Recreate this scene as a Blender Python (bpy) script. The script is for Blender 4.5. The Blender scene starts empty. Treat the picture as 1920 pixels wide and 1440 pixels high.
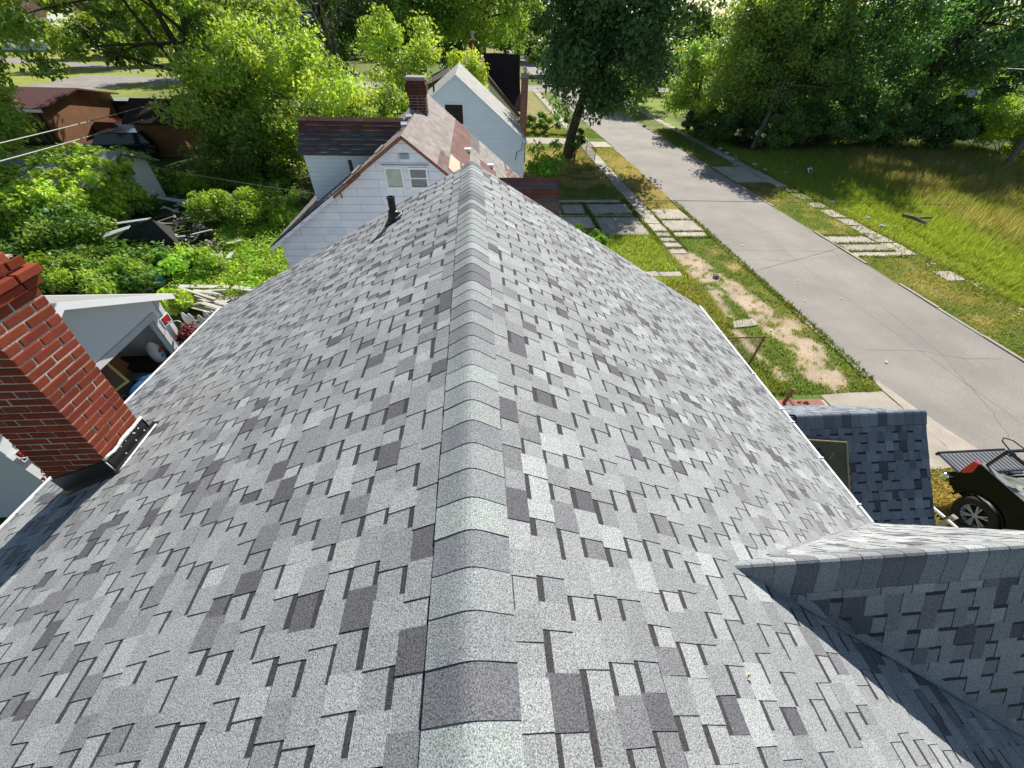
import bpy, math, random
import numpy as np
from mathutils import Matrix, Vector
R = math.radians
# ---------------------------------------------------------------- camera
CH = 7.8
sc = bpy.context.scene
_f, _cx, _cy = 722., 960., 720.
_V = np.array([885-_cx, 38-_cy, _f]); _Y = _V/np.linalg.norm(_V)
_N = np.cross(np.array([1, .035, 0.]), _V); _N /= np.linalg.norm(_N)
if _N[1] < 0: _N = -_N
_Z = -_N; _X = np.cross(_Y, _Z)
_R = np.array([_X, _Y, _Z])
cam = bpy.data.cameras.new("camera"); co = bpy.data.objects.new("camera", cam)
sc.collection.objects.link(co); sc.camera = co
cam.sensor_width = 36; cam.lens = _f/1920*36; cam.clip_end = 4000; cam.clip_start = .05
m = Matrix.Identity(4)
for i in range(3):
    m[i][0] = _R[i, 0]; m[i][1] = -_R[i, 1]; m[i][2] = -_R[i, 2]
m[2][3] = CH
co.matrix_world = m
# ---------------------------------------------------------------- light
w = bpy.data.worlds.new("World"); sc.world = w; w.use_nodes = True
nt = w.node_tree; bg = nt.nodes['Background']
sky = nt.nodes.new('ShaderNodeTexSky'); sky.sky_type = 'NISHITA'; sky.sun_disc = False
SD = Vector((.30, .735, .605)).normalized()
sky.sun_elevation = math.asin(SD.z); sky.sun_rotation = math.atan2(SD.x, SD.y)
sky.dust_density = .4; sky.air_density = 1.0
nt.links.new(sky.outputs[0], bg.inputs[0]); bg.inputs[1].default_value = .060
sun = bpy.data.lights.new("sun", 'SUN'); sun.energy = 4.9; sun.angle = R(.5); sun.color = (1, .955, .88)
so = bpy.data.objects.new("sun", sun); sc.collection.objects.link(so)
so.rotation_euler = SD.to_track_quat('Z', 'Y').to_euler(); so.location = (30, 50, 60)
sc.view_settings.view_transform = 'Standard'; sc.view_settings.look = 'None'
sc.view_settings.exposure = .62; sc.view_settings.gamma = 1
sc.render.engine = 'CYCLES'
try:
    sc.cycles.max_bounces = 6; sc.cycles.transparent_max_bounces = 6
except Exception: pass
# ---------------------------------------------------------------- helpers
C = sc.collection
rnd = random.Random(7)
nr = np.random.RandomState(11)
def ray(px, py): return _R @ np.array([px-_cx, py-_cy, _f])
def G(px, py, z=0.):
    v = ray(px, py); t = (z-CH)/v[2]; return np.array([v[0]*t, v[1]*t, z])
def AY(px, py, y):
    v = ray(px, py)*1.; t = y/v[1]; return np.array([v[0]*t, y, CH+v[2]*t])
def AX(px, py, x):
    v = ray(px, py)*1.; t = x/v[0]; return np.array([x, v[1]*t, CH+v[2]*t])
def tag(o, label=None, cat=None, group=None, kind=None):
    if label: o['label'] = label
    if cat: o['category'] = cat
    if group: o['group'] = group
    if kind: o['kind'] = kind
    return o
def thing(name, label, cat, loc=(0, 0, 0), rz=0, group=None):
    o = bpy.data.objects.new(name, None); C.objects.link(o); o.empty_display_size = .2
    o.location = [float(a) for a in loc]; o.rotation_euler = (0, 0, rz)
    return tag(o, label, cat, group)
def woff(p):
    v = Vector((0, 0, 0))
    while p: v += Vector(p.location); p = p.parent
    return v
def link(me, name, mat, parent):
    if mat and not me.materials: me.materials.append(mat)
    o = bpy.data.objects.new(name, me); C.objects.link(o)
    if parent: o.parent = parent
    return o
def mesh_np(name, V, F, mat, cols=None, parent=None, smooth=False):
    V = np.asarray(V, dtype=np.float64)
    if parent is not None: V = V - np.array(woff(parent))
    F = np.asarray(F, dtype=np.int32); k = F.shape[1]
    me = bpy.data.meshes.new(name)
    me.vertices.add(len(V)); me.vertices.foreach_set('co', V.ravel().astype(np.float32))
    me.loops.add(F.size); me.loops.foreach_set('vertex_index', F.ravel())
    me.polygons.add(len(F))
    me.polygons.foreach_set('loop_start', np.arange(0, F.size, k, dtype=np.int32))
    try: me.polygons.foreach_set('loop_total', np.full(len(F), k, dtype=np.int32))
    except Exception: pass
    if cols is not None:
        dom = 'FACE' if len(cols) == len(F) else 'POINT'
        a = me.attributes.new('Col', 'FLOAT_COLOR', dom)
        c4 = np.ones((len(cols), 4), dtype=np.float32); c4[:, :3] = cols
        a.data.foreach_set('color', c4.ravel())
    me.update(calc_edges=True); me.validate()
    if smooth: me.polygons.foreach_set('use_smooth', np.ones(len(F), dtype=bool))
    return link(me, name, mat, parent)
class MB:
    def __init__(s): s.v = []; s.f = []; s.c = []
    def add(s, vs, fs, c=(1, 1, 1)):
        n = len(s.v); s.v += [tuple(float(q) for q in a) for a in vs]
        for f in fs: s.f.append([n+i for i in f]); s.c.append(c)
        return s
    def box(s, x0, x1, y0, y1, z0, z1, c=(1, 1, 1), M=None):
        vs = [(x, y, z) for z in (z0, z1) for y in (y0, y1) for x in (x0, x1)]
        if M is not None: vs = [tuple(M @ Vector(a)) for a in vs]
        return s.add(vs, [(0, 2, 3, 1), (4, 5, 7, 6), (0, 1, 5, 4), (2, 6, 7, 3), (0, 4, 6, 2), (1, 3, 7, 5)], c)
    def quad(s, a, b, c_, d, c=(1, 1, 1)): return s.add([a, b, c_, d], [(0, 1, 2, 3)], c)
    def slab(s, pts, dvec, c=(1, 1, 1)):           # polygon + its copy shifted by dvec
        n = len(pts); d = np.array(dvec, float); p = [np.array(q, float) for q in pts]
        vs = p+[q+d for q in p]
        fs = [tuple(range(n)), tuple(range(2*n-1, n-1, -1))]+[(i, i+n, (i+1) % n+n, (i+1) % n) for i in range(n)]
        return s.add(vs, fs, c)
    def bar(s, a, b, w, h=None, c=(1, 1, 1)):      # box beam between two points
        h = h or w; a = Vector(a); b = Vector(b); d = (b-a)
        L = d.length; q = d.to_track_quat('Y', 'Z').to_matrix().to_4x4(); M = Matrix.Translation(a) @ q
        return s.box(-w/2, w/2, 0, L, -h/2, h/2, c, M)
    def tube(s, pts, r, n=8, c=(1, 1, 1), cap=True, closed=False):
        pts = [Vector([float(q) for q in p]) for p in pts]; m_ = len(pts)
        rs = r if isinstance(r, (list, tuple)) else [r]*m_
        vs = []; up = Vector((.13, .21, 1)).normalized(); prev = None
        for i, p in enumerate(pts):
            if closed: t = (pts[(i+1) % m_]-pts[i-1])
            else: t = pts[min(i+1, m_-1)]-pts[max(i-1, 0)]
            t.normalize()
            if prev is None:
                a = t.cross(up)
                if a.length < .1: a = t.cross(Vector((1, 0, 0)))
            else: a = prev-t*prev.dot(t)
            a.normalize(); prev = a; b = t.cross(a)
            for k in range(n):
                an = 2*math.pi*k/n; vs.append(p+(a*math.cos(an)+b*math.sin(an))*rs[i])
        fs = []
        for i in range(m_ if closed else m_-1):
            j = (i+1) % m_
            for k in range(n): fs.append((i*n+k, i*n+(k+1) % n, j*n+(k+1) % n, j*n+k))
        if cap and not closed: fs += [tuple(range(n-1, -1, -1)), tuple((m_-1)*n+k for k in range(n))]
        return s.add(vs, fs, c)
    def lathe(s, prof, origin, axis='Z', n=24, c=(1, 1, 1)):   # prof: (r, h) list
        vs = []
        for r_, h in prof:
            for k in range(n):
                a = 2*math.pi*k/n; u, v = r_*math.cos(a), r_*math.sin(a)
                vs.append({'Z': (u, v, h), 'X': (h, u, v), 'Y': (u, h, v)}[axis])
        vs = [(a[0]+origin[0], a[1]+origin[1], a[2]+origin[2]) for a in vs]
        fs = []
        for i in range(len(prof)-1):
            for k in range(n): fs.append((i*n+k, i*n+(k+1) % n, (i+1)*n+(k+1) % n, (i+1)*n+k))
        return s.add(vs, fs, c)
    def build(s, name, mat, parent=None, bevel=0, smooth=False, cols=False):
        off = woff(parent) if parent else Vector((0, 0, 0))
        me = bpy.data.meshes.new(name)
        me.from_pydata([(a[0]-off.x, a[1]-off.y, a[2]-off.z) for a in s.v], [], s.f)
        if cols:
            a = me.attributes.new('Col', 'FLOAT_COLOR', 'FACE')
            a.data.foreach_set('color', np.array([tuple(c)+(1,) for c in s.c], dtype=np.float32).ravel())
        me.update()
        if smooth: me.polygons.foreach_set('use_smooth', [True]*len(me.polygons))
        o = link(me, name, mat, parent)
        if bevel:
            b = o.modifiers.new('bevel', 'BEVEL'); b.width = bevel; b.segments = 2; b.limit_method = 'ANGLE'
            b.harden_normals = False
        return o
def copy_tree(o, parent=None):
    c = o.copy(); C.objects.link(c); c.parent = parent
    for ch in [q for q in bpy.data.objects if q.parent == o]: copy_tree(ch, c)
    return c
# value noise in numpy
_lat = np.random.RandomState(5).rand(256, 256)
def vn(x, y, s=1., o=0):
    x = np.asarray(x)*s+o*17.3; y = np.asarray(y)*s+o*9.7
    xi = np.floor(x).astype(int); yi = np.floor(y).astype(int); fx = x-xi; fy = y-yi
    fx = fx*fx*(3-2*fx); fy = fy*fy*(3-2*fy)
    g = lambda a, b: _lat[a % 256, b % 256]
    return (g(xi, yi)*(1-fx)+g(xi+1, yi)*fx)*(1-fy)+(g(xi, yi+1)*(1-fx)+g(xi+1, yi+1)*fx)*fy
def fbm(x, y, s=1., o=0, k=4):
    t = 0; a = .5; n = 0
    for i in range(k): t = t+a*vn(x, y, s*2**i, o+i*3); n += a; a *= .55
    return t/n
def sm(a, b, x): t = np.clip((x-a)/(b-a), 0, 1); return t*t*(3-2*t)
# ---------------------------------------------------------------- materials
def mk(name):
    m_ = bpy.data.materials.new(name); m_.use_nodes = True; t = m_.node_tree
    return m_, t, t.nodes['Principled BSDF']
def N(t, typ, **kw):
    n = t.nodes.new(typ)
    for k, v in kw.items():
        if k in n.inputs.keys() if hasattr(n.inputs, 'keys') else False: n.inputs[k].default_value = v
        else: setattr(n, k, v)
    return n
def rgb(c): return tuple(c)+(1,)
def paint(name, c, rough=.6, metal=0, var=.12, scale=3, bump=0, bscale=60, spec=.5, c2=None, coat=0., emis=None):
    """procedural paint: base colour broken up by two noises, optional bump"""
    m_, t, p = mk(name)
    co_ = N(t, 'ShaderNodeTexCoord'); n1 = t.nodes.new('ShaderNodeTexNoise'); n1.inputs['Scale'].default_value = scale
    n1.inputs['Detail'].default_value = 8; n1.inputs['Roughness'].default_value = .65
    t.links.new(co_.outputs['Object'], n1.inputs['Vector'])
    rp = t.nodes.new('ShaderNodeMapRange'); rp.inputs[1].default_value = .35; rp.inputs[2].default_value = .68
    t.links.new(n1.outputs[0], rp.inputs[0])
    mx = t.nodes.new('ShaderNodeMix'); mx.data_type = 'RGBA'
    mx.inputs[6].default_value = rgb(c)
    mx.inputs[7].default_value = rgb(c2 if c2 else [a*(1-var) for a in c])
    t.links.new(rp.outputs[0], mx.inputs[0]); t.links.new(mx.outputs[2], p.inputs['Base Color'])
    p.inputs['Roughness'].default_value = rough; p.inputs['Metallic'].default_value = metal
    p.inputs['Specular IOR Level'].default_value = spec; p.inputs['Coat Weight'].default_value = coat
    if bump:
        n2 = t.nodes.new('ShaderNodeTexNoise'); n2.inputs['Scale'].default_value = bscale; n2.inputs['Detail'].default_value = 5
        t.links.new(co_.outputs['Object'], n2.inputs['Vector'])
        b = t.nodes.new('ShaderNodeBump'); b.inputs['Strength'].default_value = bump; b.inputs['Distance'].default_value = .02
        t.links.new(n2.outputs[0], b.inputs['Height']); t.links.new(b.outputs[0], p.inputs['Normal'])
    return m_
def attr_mat(name, rough=.9, speck=0., sscale=300, bump=0, spec=.3, mott=0, mscale=3):
    """colour from the Col attribute, times granule speckle and a broad mottle"""
    m_, t, p = mk(name)
    at = t.nodes.new('ShaderNodeAttribute'); at.attribute_name = 'Col'
    co_ = t.nodes.new('ShaderNodeTexCoord'); out = at.outputs['Color']
    def mul(fac_socket, lo, hi, src):
        mr = t.nodes.new('ShaderNodeMapRange'); mr.inputs[1].default_value = .3; mr.inputs[2].default_value = .7
        mr.inputs[3].default_value = lo; mr.inputs[4].default_value = hi
        t.links.new(fac_socket, mr.inputs[0])
        vm = t.nodes.new('ShaderNodeVectorMath'); vm.operation = 'SCALE'
        t.links.new(src, vm.inputs[0]); t.links.new(mr.outputs[0], vm.inputs['Scale']); return vm.outputs[0]
    n1 = None
    if speck:
        n1 = t.nodes.new('ShaderNodeTexNoise'); n1.inputs['Scale'].default_value = sscale; n1.inputs['Detail'].default_value = 3
        n1.inputs['Roughness'].default_value = .8
        t.links.new(co_.outputs['Object'], n1.inputs['Vector']); out = mul(n1.outputs[0], 1-speck, 1+speck, out)
    if mott:
        n2 = t.nodes.new('ShaderNodeTexNoise'); n2.inputs['Scale'].default_value = mscale; n2.inputs['Detail'].default_value = 6
        t.links.new(co_.outputs['Object'], n2.inputs['Vector']); out = mul(n2.outputs[0], 1-mott, 1+mott, out)
    t.links.new(out, p.inputs['Base Color']); p.inputs['Roughness'].default_value = rough
    p.inputs['Specular IOR Level'].default_value = spec
    if bump and n1:
        b = t.nodes.new('ShaderNodeBump'); b.inputs['Strength'].default_value = bump; b.inputs['Distance'].default_value = .003
        t.links.new(n1.outputs[0], b.inputs['Height']); t.links.new(b.outputs[0], p.inputs['Normal'])
    return m_
def leaf_mat(name, tr=.45, tint=(1.5, 1.35, .5)):
    m_, t, p = mk(name)
    at = t.nodes.new('ShaderNodeAttribute'); at.attribute_name = 'Col'
    t.links.new(at.outputs['Color'], p.inputs['Base Color']); p.inputs['Roughness'].default_value = .5
    p.inputs['Specular IOR Level'].default_value = .35
    vm = t.nodes.new('ShaderNodeVectorMath'); vm.operation = 'MULTIPLY'; vm.inputs[1].default_value = tint
    t.links.new(at.outputs['Color'], vm.inputs[0])
    ts = t.nodes.new('ShaderNodeBsdfTranslucent'); t.links.new(vm.outputs[0], ts.inputs[0])
    mx = t.nodes.new('ShaderNodeMixShader'); mx.inputs[0].default_value = tr
    o = t.nodes['Material Output']
    t.links.new(p.outputs[0], mx.inputs[1]); t.links.new(ts.outputs[0], mx.inputs[2]); t.links.new(mx.outputs[0], o.inputs[0])
    return m_
M_sh = attr_mat('asphalt_shingle', .92, .99, 190, .7, .25, .05, 1.2)
M_sh2 = attr_mat('old_shingle', .93, .25, 120, .4, .2, .18, 2.2)
M_leaf = leaf_mat('leaf', .40, (1.55, 1.4, .55)); M_leafd = leaf_mat('dark_leaf', .38, (1.3, 1.4, .6))
M_grass = leaf_mat('grass_blade', .42, (1.4, 1.3, .6))
M_gnd = attr_mat('ground', .97, .35, 14, 0, .1, .22, 1.1)
M_bark = paint('bark', (.10, .075, .055), .9, var=.5, scale=9, bump=.8, bscale=14)
M_barkl = paint('pale_bark', (.22, .19, .16), .9, var=.4, scale=9, bump=.6, bscale=14)
M_white = paint('white_paint', (.86, .87, .88), .5, var=.05)
def siding(name, c, c2, bw, bh, dark, scale=1.6, mortar=.006):
    """painted siding boards: joints every bh metres, staggered butt joints every bw, weathering in patches"""
    m_ = paint(name, c, .55, c2=c2, scale=scale); t = m_.node_tree; p = t.nodes['Principled BSDF']; L = t.links.new
    old = p.inputs['Base Color'].links[0].from_socket
    co_ = t.nodes.new('ShaderNodeTexCoord'); sp = t.nodes.new('ShaderNodeSeparateXYZ'); cb = t.nodes.new('ShaderNodeCombineXYZ')
    ad = t.nodes.new('ShaderNodeMath'); ad.operation = 'ADD'
    L(co_.outputs['Object'], sp.inputs[0]); L(sp.outputs[0], ad.inputs[0]); L(sp.outputs[1], ad.inputs[1]); L(ad.outputs[0], cb.inputs[0]); L(sp.outputs[2], cb.inputs[1])
    br_ = t.nodes.new('ShaderNodeTexBrick'); br_.inputs['Scale'].default_value = 1; br_.inputs['Mortar Size'].default_value = mortar
    br_.inputs['Brick Width'].default_value = bw; br_.inputs['Row Height'].default_value = bh; br_.inputs['Mortar Smooth'].default_value = .2
    br_.inputs['Color1'].default_value = (1, 1, 1, 1); br_.inputs['Color2'].default_value = (.93, .94, .96, 1); br_.inputs['Mortar'].default_value = rgb(dark)
    L(cb.outputs[0], br_.inputs[0]); mx = t.nodes.new('ShaderNodeMix'); mx.data_type = 'RGBA'; mx.blend_type = 'MULTIPLY'; mx.inputs[0].default_value = 1
    L(old, mx.inputs[6]); L(br_.outputs[0], mx.inputs[7]); L(mx.outputs[2], p.inputs['Base Color']); return m_
M_side = siding('aged_white_siding', (.84, .86, .90), (.68, .72, .82), 1.2, .205, (.45, .47, .5), 2.2)
M_sideb = siding('pale_blue_siding', (.72, .82, .86), (.66, .77, .82), 30, .115, (.62, .64, .66), .8, .004)
M_cream = paint('cream_siding', (.66, .62, .50), .6, var=.08, scale=.8)
M_black = paint('black_metal', (.018, .018, .02), .38, var=.3, scale=8)
M_seal = paint('white_sealant', (.75, .75, .75), .45, var=.15, scale=30, bump=.6, bscale=60)
M_mortar = paint('mortar', (.62, .56, .48), .95, var=.3, scale=40, bump=.7, bscale=160)
M_brick = attr_mat('brick', .9, .22, 90, .5, .2, .1, 12)
M_asph = None
M_conc = attr_mat('concrete', .95, .16, 40, .3, .15, .16, 1.6)
M_wood = paint('weathered_wood', (.42, .38, .33), .85, var=.4, scale=6, bump=.3)
M_ply = paint('plywood', (.16, .145, .09), .85, c2=(.10, .09, .055), scale=5)
M_plye = paint('plywood_edge', (.55, .40, .20), .8)
M_truck = paint('black_truck_paint', (.004, .004, .005), .22, var=.2, spec=.2)
M_rubber = paint('rubber', (.02, .02, .021), .8, var=.3, scale=20, bump=.2)
M_alloy = paint('alloy', (.50, .50, .51), .35, metal=.25, var=.1)
M_chrome = paint('chrome', (.72, .72, .72), .12, metal=1, var=.05)
M_glass = paint('dark_glass', (.02, .025, .03), .06, var=.2)
M_red = paint('red_lens', (.6, .01, .015), .15, coat=.8)
M_rust = paint('rusty_steel', (.28, .12, .07), .85, c2=(.12, .06, .045), scale=22, bump=.4)
M_steel = paint('galvanised', (.35, .36, .36), .45, metal=.7, var=.25)
M_wire = paint('white_cable', (.38, .37, .34), .6)
M_wired = paint('dark_cable', (.05, .05, .05), .6)
M_brownroof = paint('brown_shingle', (.030, .018, .017), .9, var=.25, scale=5, bump=.3, bscale=25)
M_brownf = paint('brown_fascia', (.07, .035, .025), .6)
M_groof = paint('grey_felt_roof', (.30, .30, .28), .9, var=.2, scale=4)
M_orange = paint('rusty_orange_wall', (.26, .11, .04), .8, c2=(.15, .065, .03), scale=1.1)
M_darkred = paint('dark_red_roof', (.10, .03, .025), .85, var=.3)
M_tarp = paint('blue_tarp', (.012, .07, .17), .5, var=.2, scale=8, bump=.5, bscale=8)
M_tarpg = paint('grey_green_tarp', (.10, .11, .09), .55, c2=(.05, .06, .055), scale=6)
M_dark = paint('dark_interior', (.025, .022, .02), .95)
M_signred = paint('sign_red', (.55, .02, .015), .4)
M_stone = paint('pale_stone', (.62, .60, .55), .9, var=.3, scale=14, bump=.5, bscale=20)
M_dstone = paint('grey_stone', (.33, .31, .28), .9, var=.3, scale=14, bump=.5, bscale=20)
M_redconc = paint('red_painted_concrete', (.36, .15, .10), .85, c2=(.28, .12, .085), scale=5)

# ---------------------------------------------------------------- ground zones (metres, shared by the sheet and the blades)
ROADX0, ROADX1 = 12.0, 17.85
def dseg(x, y, pts):
    d = np.full(np.shape(x), 1e9)
    for (ax, ay), (bx, by) in zip(pts[:-1], pts[1:]):
        dx, dy = bx-ax, by-ay; t = np.clip(((x-ax)*dx+(y-ay)*dy)/(dx*dx+dy*dy), 0, 1)
        d = np.minimum(d, np.hypot(x-ax-t*dx, y-ay-t*dy))
    return d
def zone(x, y):
    """returns colour (n,3), bare soil 0..1, tallness 0..1"""
    x = np.asarray(x, float); y = np.asarray(y, float)
    n1 = fbm(x, y, .35, 1); n2 = fbm(x, y, 1.3, 4); n3 = fbm(x, y, 3.2, 8)
    green = np.array([.125, .18, .042]); lush = np.array([.22, .285, .055]); dry = np.array([.35, .285, .125]); olive = np.array([.20, .21, .06])
    soil = np.array([.44, .35, .245]); dark = np.array([.045, .06, .02]); straw = np.array([.37, .31, .18])
    mix = lambda a, b, t: a+(b-a)*np.asarray(t)[..., None]
    c = np.broadcast_to(green, x.shape+(3,)).copy()
    c = mix(c, olive, sm(.4, .65, n1))
    dr = np.zeros(x.shape)
    dr = np.maximum(dr, sm(9.6, 10.1, x)*sm(12.3, 12, x)*sm(22.4, 22.9, y)*sm(37.5, 33, y)*sm(.25, .5, n2)*.95)   # left verge
    dr = np.maximum(dr, sm(3, 4, x)*sm(9.2, 8.8, x)*sm(25, 28, y)*sm(39, 36, y)*sm(.35, .6, n2)*.9)
    dr = np.maximum(dr, sm(9.9, 10.4, x)*sm(12.2, 12, x)*sm(7, 9, y)*sm(18.6, 17, y)*sm(.42, .68, n2)*.6)
    dr = np.maximum(dr, sm(17.7, 17.9, x)*sm(20.6, 20.3, x)*sm(8, 11, y)*sm(36, 30, y)*sm(.45, .72, n2)*.55)
    dr = np.maximum(dr, sm(9.6, 10.2, x)*sm(12.4, 12, x)*sm(4.9, 4.3, y)*.9)
    dr = np.maximum(dr, sm(3, 5, x)*sm(9, 8.5, x)*sm(43, 47, y)*.7)
    c = mix(c, dry, dr)
    lu = sm(21.4, 21.9, x)*sm(27.5, 25, x-.18*(y-12))*sm(.2, .5, n1+.15)
    lu = np.maximum(lu, sm(4, 4.5, x)*sm(9.0, 8.4, x)*sm(13.5, 14.5, y)*sm(19.2, 18.4, y)*.9)
    c = mix(c, lush, lu)
    st = sm(25.0, 27.5, x-.15*(y-14)+1.8*(n1-.5)*2)*sm(50, 44, x)*sm(10, 15, y)*sm(40, 35, y)
    c = mix(c, straw, st*sm(.40, .62, n2)*.62); c = mix(c, olive*1.2, st*sm(.6, .3, n2)*.6)
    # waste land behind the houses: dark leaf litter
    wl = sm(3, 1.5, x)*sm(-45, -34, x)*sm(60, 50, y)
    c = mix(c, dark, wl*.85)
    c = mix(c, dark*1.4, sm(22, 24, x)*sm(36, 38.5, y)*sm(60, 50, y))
    # far pale lawn at left
    c = mix(c, np.array([.30, .33, .075]), sm(-38, -46, x))
    # bare soil
    s = np.zeros(x.shape)
    path = [(9.5, 17.0), (9.9, 15.0), (10.3, 13.2), (10.7, 11.2), (10.9, 9.6), (10.6, 8.3)]
    wd = .62+.6*(n2-.5)
    s = np.maximum(s, sm(.16, -.1, dseg(x, y, path)-wd))
    s = np.maximum(s, sm(.14, -.08, dseg(x, y, [(9.6, 14.6), (9.35, 12.6), (9.3, 11.6)])-(.14+.5*(n2-.5))))
    s = np.maximum(s, sm(.14, -.08, dseg(x, y, [(9.0, 10.6), (9.0, 9.4), (9.15, 8.2)])-(.18+.6*(n2-.5))))
    s = np.maximum(s, sm(.12, -.08, dseg(x, y, [(9.2, 16.2), (9.3, 14.8)])-(.2+.5*(n2-.5))))
    s = s*sm(.38, .56, n3+.08)*sm(.3, .5, fbm(x, y, 6., 2)+.1)
    s = np.maximum(s, .55*sm(.66, .74, n2)*sm(9.9, 10.3, x)*sm(12.1, 12, x)*sm(7, 8, y)*sm(19, 17, y))
    s = np.maximum(s, .5*sm(.72, .8, n2)*sm(18, 18.3, x)*sm(21.4, 21, x)*sm(30, 20, y))
    s = np.maximum(s, .7*sm(.5, .62, n2)*sm(20.2, 20.5, x)*sm(21.7, 21.4, x)*sm(14, 10, y))
    c = mix(c, soil*(.85+.3*n3[..., None]), s)
    return c, s, st

xs = np.concatenate([-np.geomspace(1600, 62, 16), np.arange(-60, 3, 1.0), np.arange(3, 30, .14), np.arange(30, 60, .6), np.geomspace(62, 1600, 16)])
ys = np.concatenate([-np.geomspace(300, 12, 8), np.arange(-10, 4, 1.), np.arange(4, 42, .14), np.arange(42, 70, .7), np.geomspace(72, 2000, 18)])
gx, gy = np.meshgrid(xs, ys)
cc, _, _ = zone(gx, gy)
nx_, ny_ = len(xs), len(ys)
idx = np.arange(nx_*ny_).reshape(ny_, nx_)
F_ = np.stack([idx[:-1, :-1], idx[:-1, 1:], idx[1:, 1:], idx[1:, :-1]], -1).reshape(-1, 4)
V_ = np.stack([gx, gy, np.zeros_like(gx)], -1).reshape(-1, 3)
g = mesh_np('ground', V_, F_, M_gnd, cc.reshape(-1, 3)); tag(g, kind='structure')

# road -----------------------------------------------------------
def asphalt():
    m_, t, p = mk('worn_asphalt'); L = t.links.new
    co_ = t.nodes.new('ShaderNodeTexCoord')
    def noise(s, d=6, r=.6):
        n = t.nodes.new('ShaderNodeTexNoise'); n.inputs['Scale'].default_value = s; n.inputs['Detail'].default_value = d
        n.inputs['Roughness'].default_value = r; L(co_.outputs['Object'], n.inputs['Vector']); return n
    a = noise(.35); b = noise(28, 4, .8); c = noise(140, 2, .8)
    r1 = t.nodes.new('ShaderNodeValToRGB'); e = r1.color_ramp.elements
    e[0].position = .3; e[0].color = (.262, .244, .222, 1); e[1].position = .72; e[1].color = (.375, .343, .308, 1)
    L(a.outputs[0], r1.inputs[0])
    out = r1.outputs[0]
    for n, lo, hi in ((b, .74, 1.26), (c, .6, 1.4)):
        mr = t.nodes.new('ShaderNodeMapRange'); mr.inputs[1].default_value = .3; mr.inputs[2].default_value = .7
        mr.inputs[3].default_value = lo; mr.inputs[4].default_value = hi; L(n.outputs[0], mr.inputs[0])
        vm = t.nodes.new('ShaderNodeVectorMath'); vm.operation = 'SCALE'; L(out, vm.inputs[0]); L(mr.outputs[0], vm.inputs['Scale']); out = vm.outputs[0]
    L(out, p.inputs['Base Color']); p.inputs['Roughness'].default_value = .93; p.inputs['Specular IOR Level'].default_value = .2
    bp = t.nodes.new('ShaderNodeBump'); bp.inputs['Strength'].default_value = .5; bp.inputs['Distance'].default_value = .01
    L(b.outputs[0], bp.inputs['Height']); L(bp.outputs[0], p.inputs['Normal'])
    return m_
M_asph = asphalt()
def strip(x0, x1, y0, y1, z, step=.22, amp=.10, seed=0, edges=(1, 1)):
    yy = np.arange(y0, y1+step, step)
    a = x0+edges[0]*amp*(fbm(yy, yy*0+seed, 1.1, 2)-.5)*2+edges[0]*.04*(vn(yy, yy*0, 4., seed)-.5)
    b = x1+edges[1]*amp*(fbm(yy, yy*0+seed+9, 1.1, 5)-.5)*2+edges[1]*.04*(vn(yy, yy*0, 4., seed+3)-.5)
    V = []
    for i in range(len(yy)): V += [(a[i], yy[i], z), (b[i], yy[i], z)]
    F = [(2*i, 2*i+1, 2*i+3, 2*i+2) for i in range(len(yy)-1)]
    return V, F
V, F = strip(ROADX0, ROADX1, -30, 300, .006)
road = mesh_np('road', V, F, M_asph); tag(road, kind='structure')
cs = MB().quad((-60, 74, .008), (140, 74, .008), (140, 82, .008), (-60, 82, .008)).build('cross_road', M_asph); tag(cs, kind='structure')
for poly in ([(-80, 196), (0, 166), (110, 153), (240, 143), (240, 158), (110, 178), (0, 190), (-80, 215)],
             [(-60, 104), (0, 107), (100, 114), (260, 127), (260, 133), (100, 122), (0, 116), (-60, 112)]):
    P = [G(*p, .01) for p in poly]; n = len(P)
    o = MB().add(P, [tuple(range(n))]).build('side_road', M_asph); tag(o, kind='structure')
# cracks: thin tar-filled ribbons on the asphalt
cr = MB(); rr = random.Random(3)
def crack(pts, wdt=.018, jit=.05):
    wdt *= .62
    out = []
    for (a, b) in zip(pts[:-1], pts[1:]):
        n = max(2, int(math.dist(a, b)/.25))
        for k in range(n): t = k/n; out.append((a[0]+(b[0]-a[0])*t+rr.uniform(-jit, jit), a[1]+(b[1]-a[1])*t+rr.uniform(-jit, jit)))
    for i in range(len(out)-1):
        (x0, y0), (x1, y1) = out[i], out[i+1]; d = math.hypot(x1-x0, y1-y0) or 1; nx2, ny2 = -(y1-y0)/d*wdt/2, (x1-x0)/d*wdt/2
        cr.quad((x0-nx2, y0-ny2, .0085), (x1-nx2, y1-ny2, .0085), (x1+nx2, y1+ny2, .0085), (x0+nx2, y0+ny2, .0085))
gp = lambda *q: [tuple(G(*a)[:2]) for a in q]
crack(gp((1340, 441), (1400, 438), (1455, 432), (1500, 440), (1530, 431)))
crack(gp((1370, 470), (1480, 470), (1560, 472), (1600, 483), (1640, 485)), .022)
crack(gp((1650, 572), (1760, 660), (1850, 760), (1905, 840)), .02)
crack(gp((1620, 656), (1720, 657), (1800, 672), (1895, 673)), .02)
crack(gp((1500, 575), (1560, 640), (1640, 710), (1740, 850)), .012)
crack(gp((1560, 470), (1590, 500), (1650, 545)), .012)
crack([(14.9, 6), (14.7, 14), (15, 24), (14.8, 34)], .016, .03)
crack([(12.2, 30.2), (15, 30), (17.8, 30.4)], .016); crack([(12.2, 16.2), (14.5, 16), (17.8, 16.6)], .016)
for i in range(9):
    x = rr.uniform(12.3, 17); y = rr.uniform(5, 34); crack([(x, y), (x+rr.uniform(-1.5, 1.5), y+rr.uniform(-2, 2))], .01)
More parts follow.
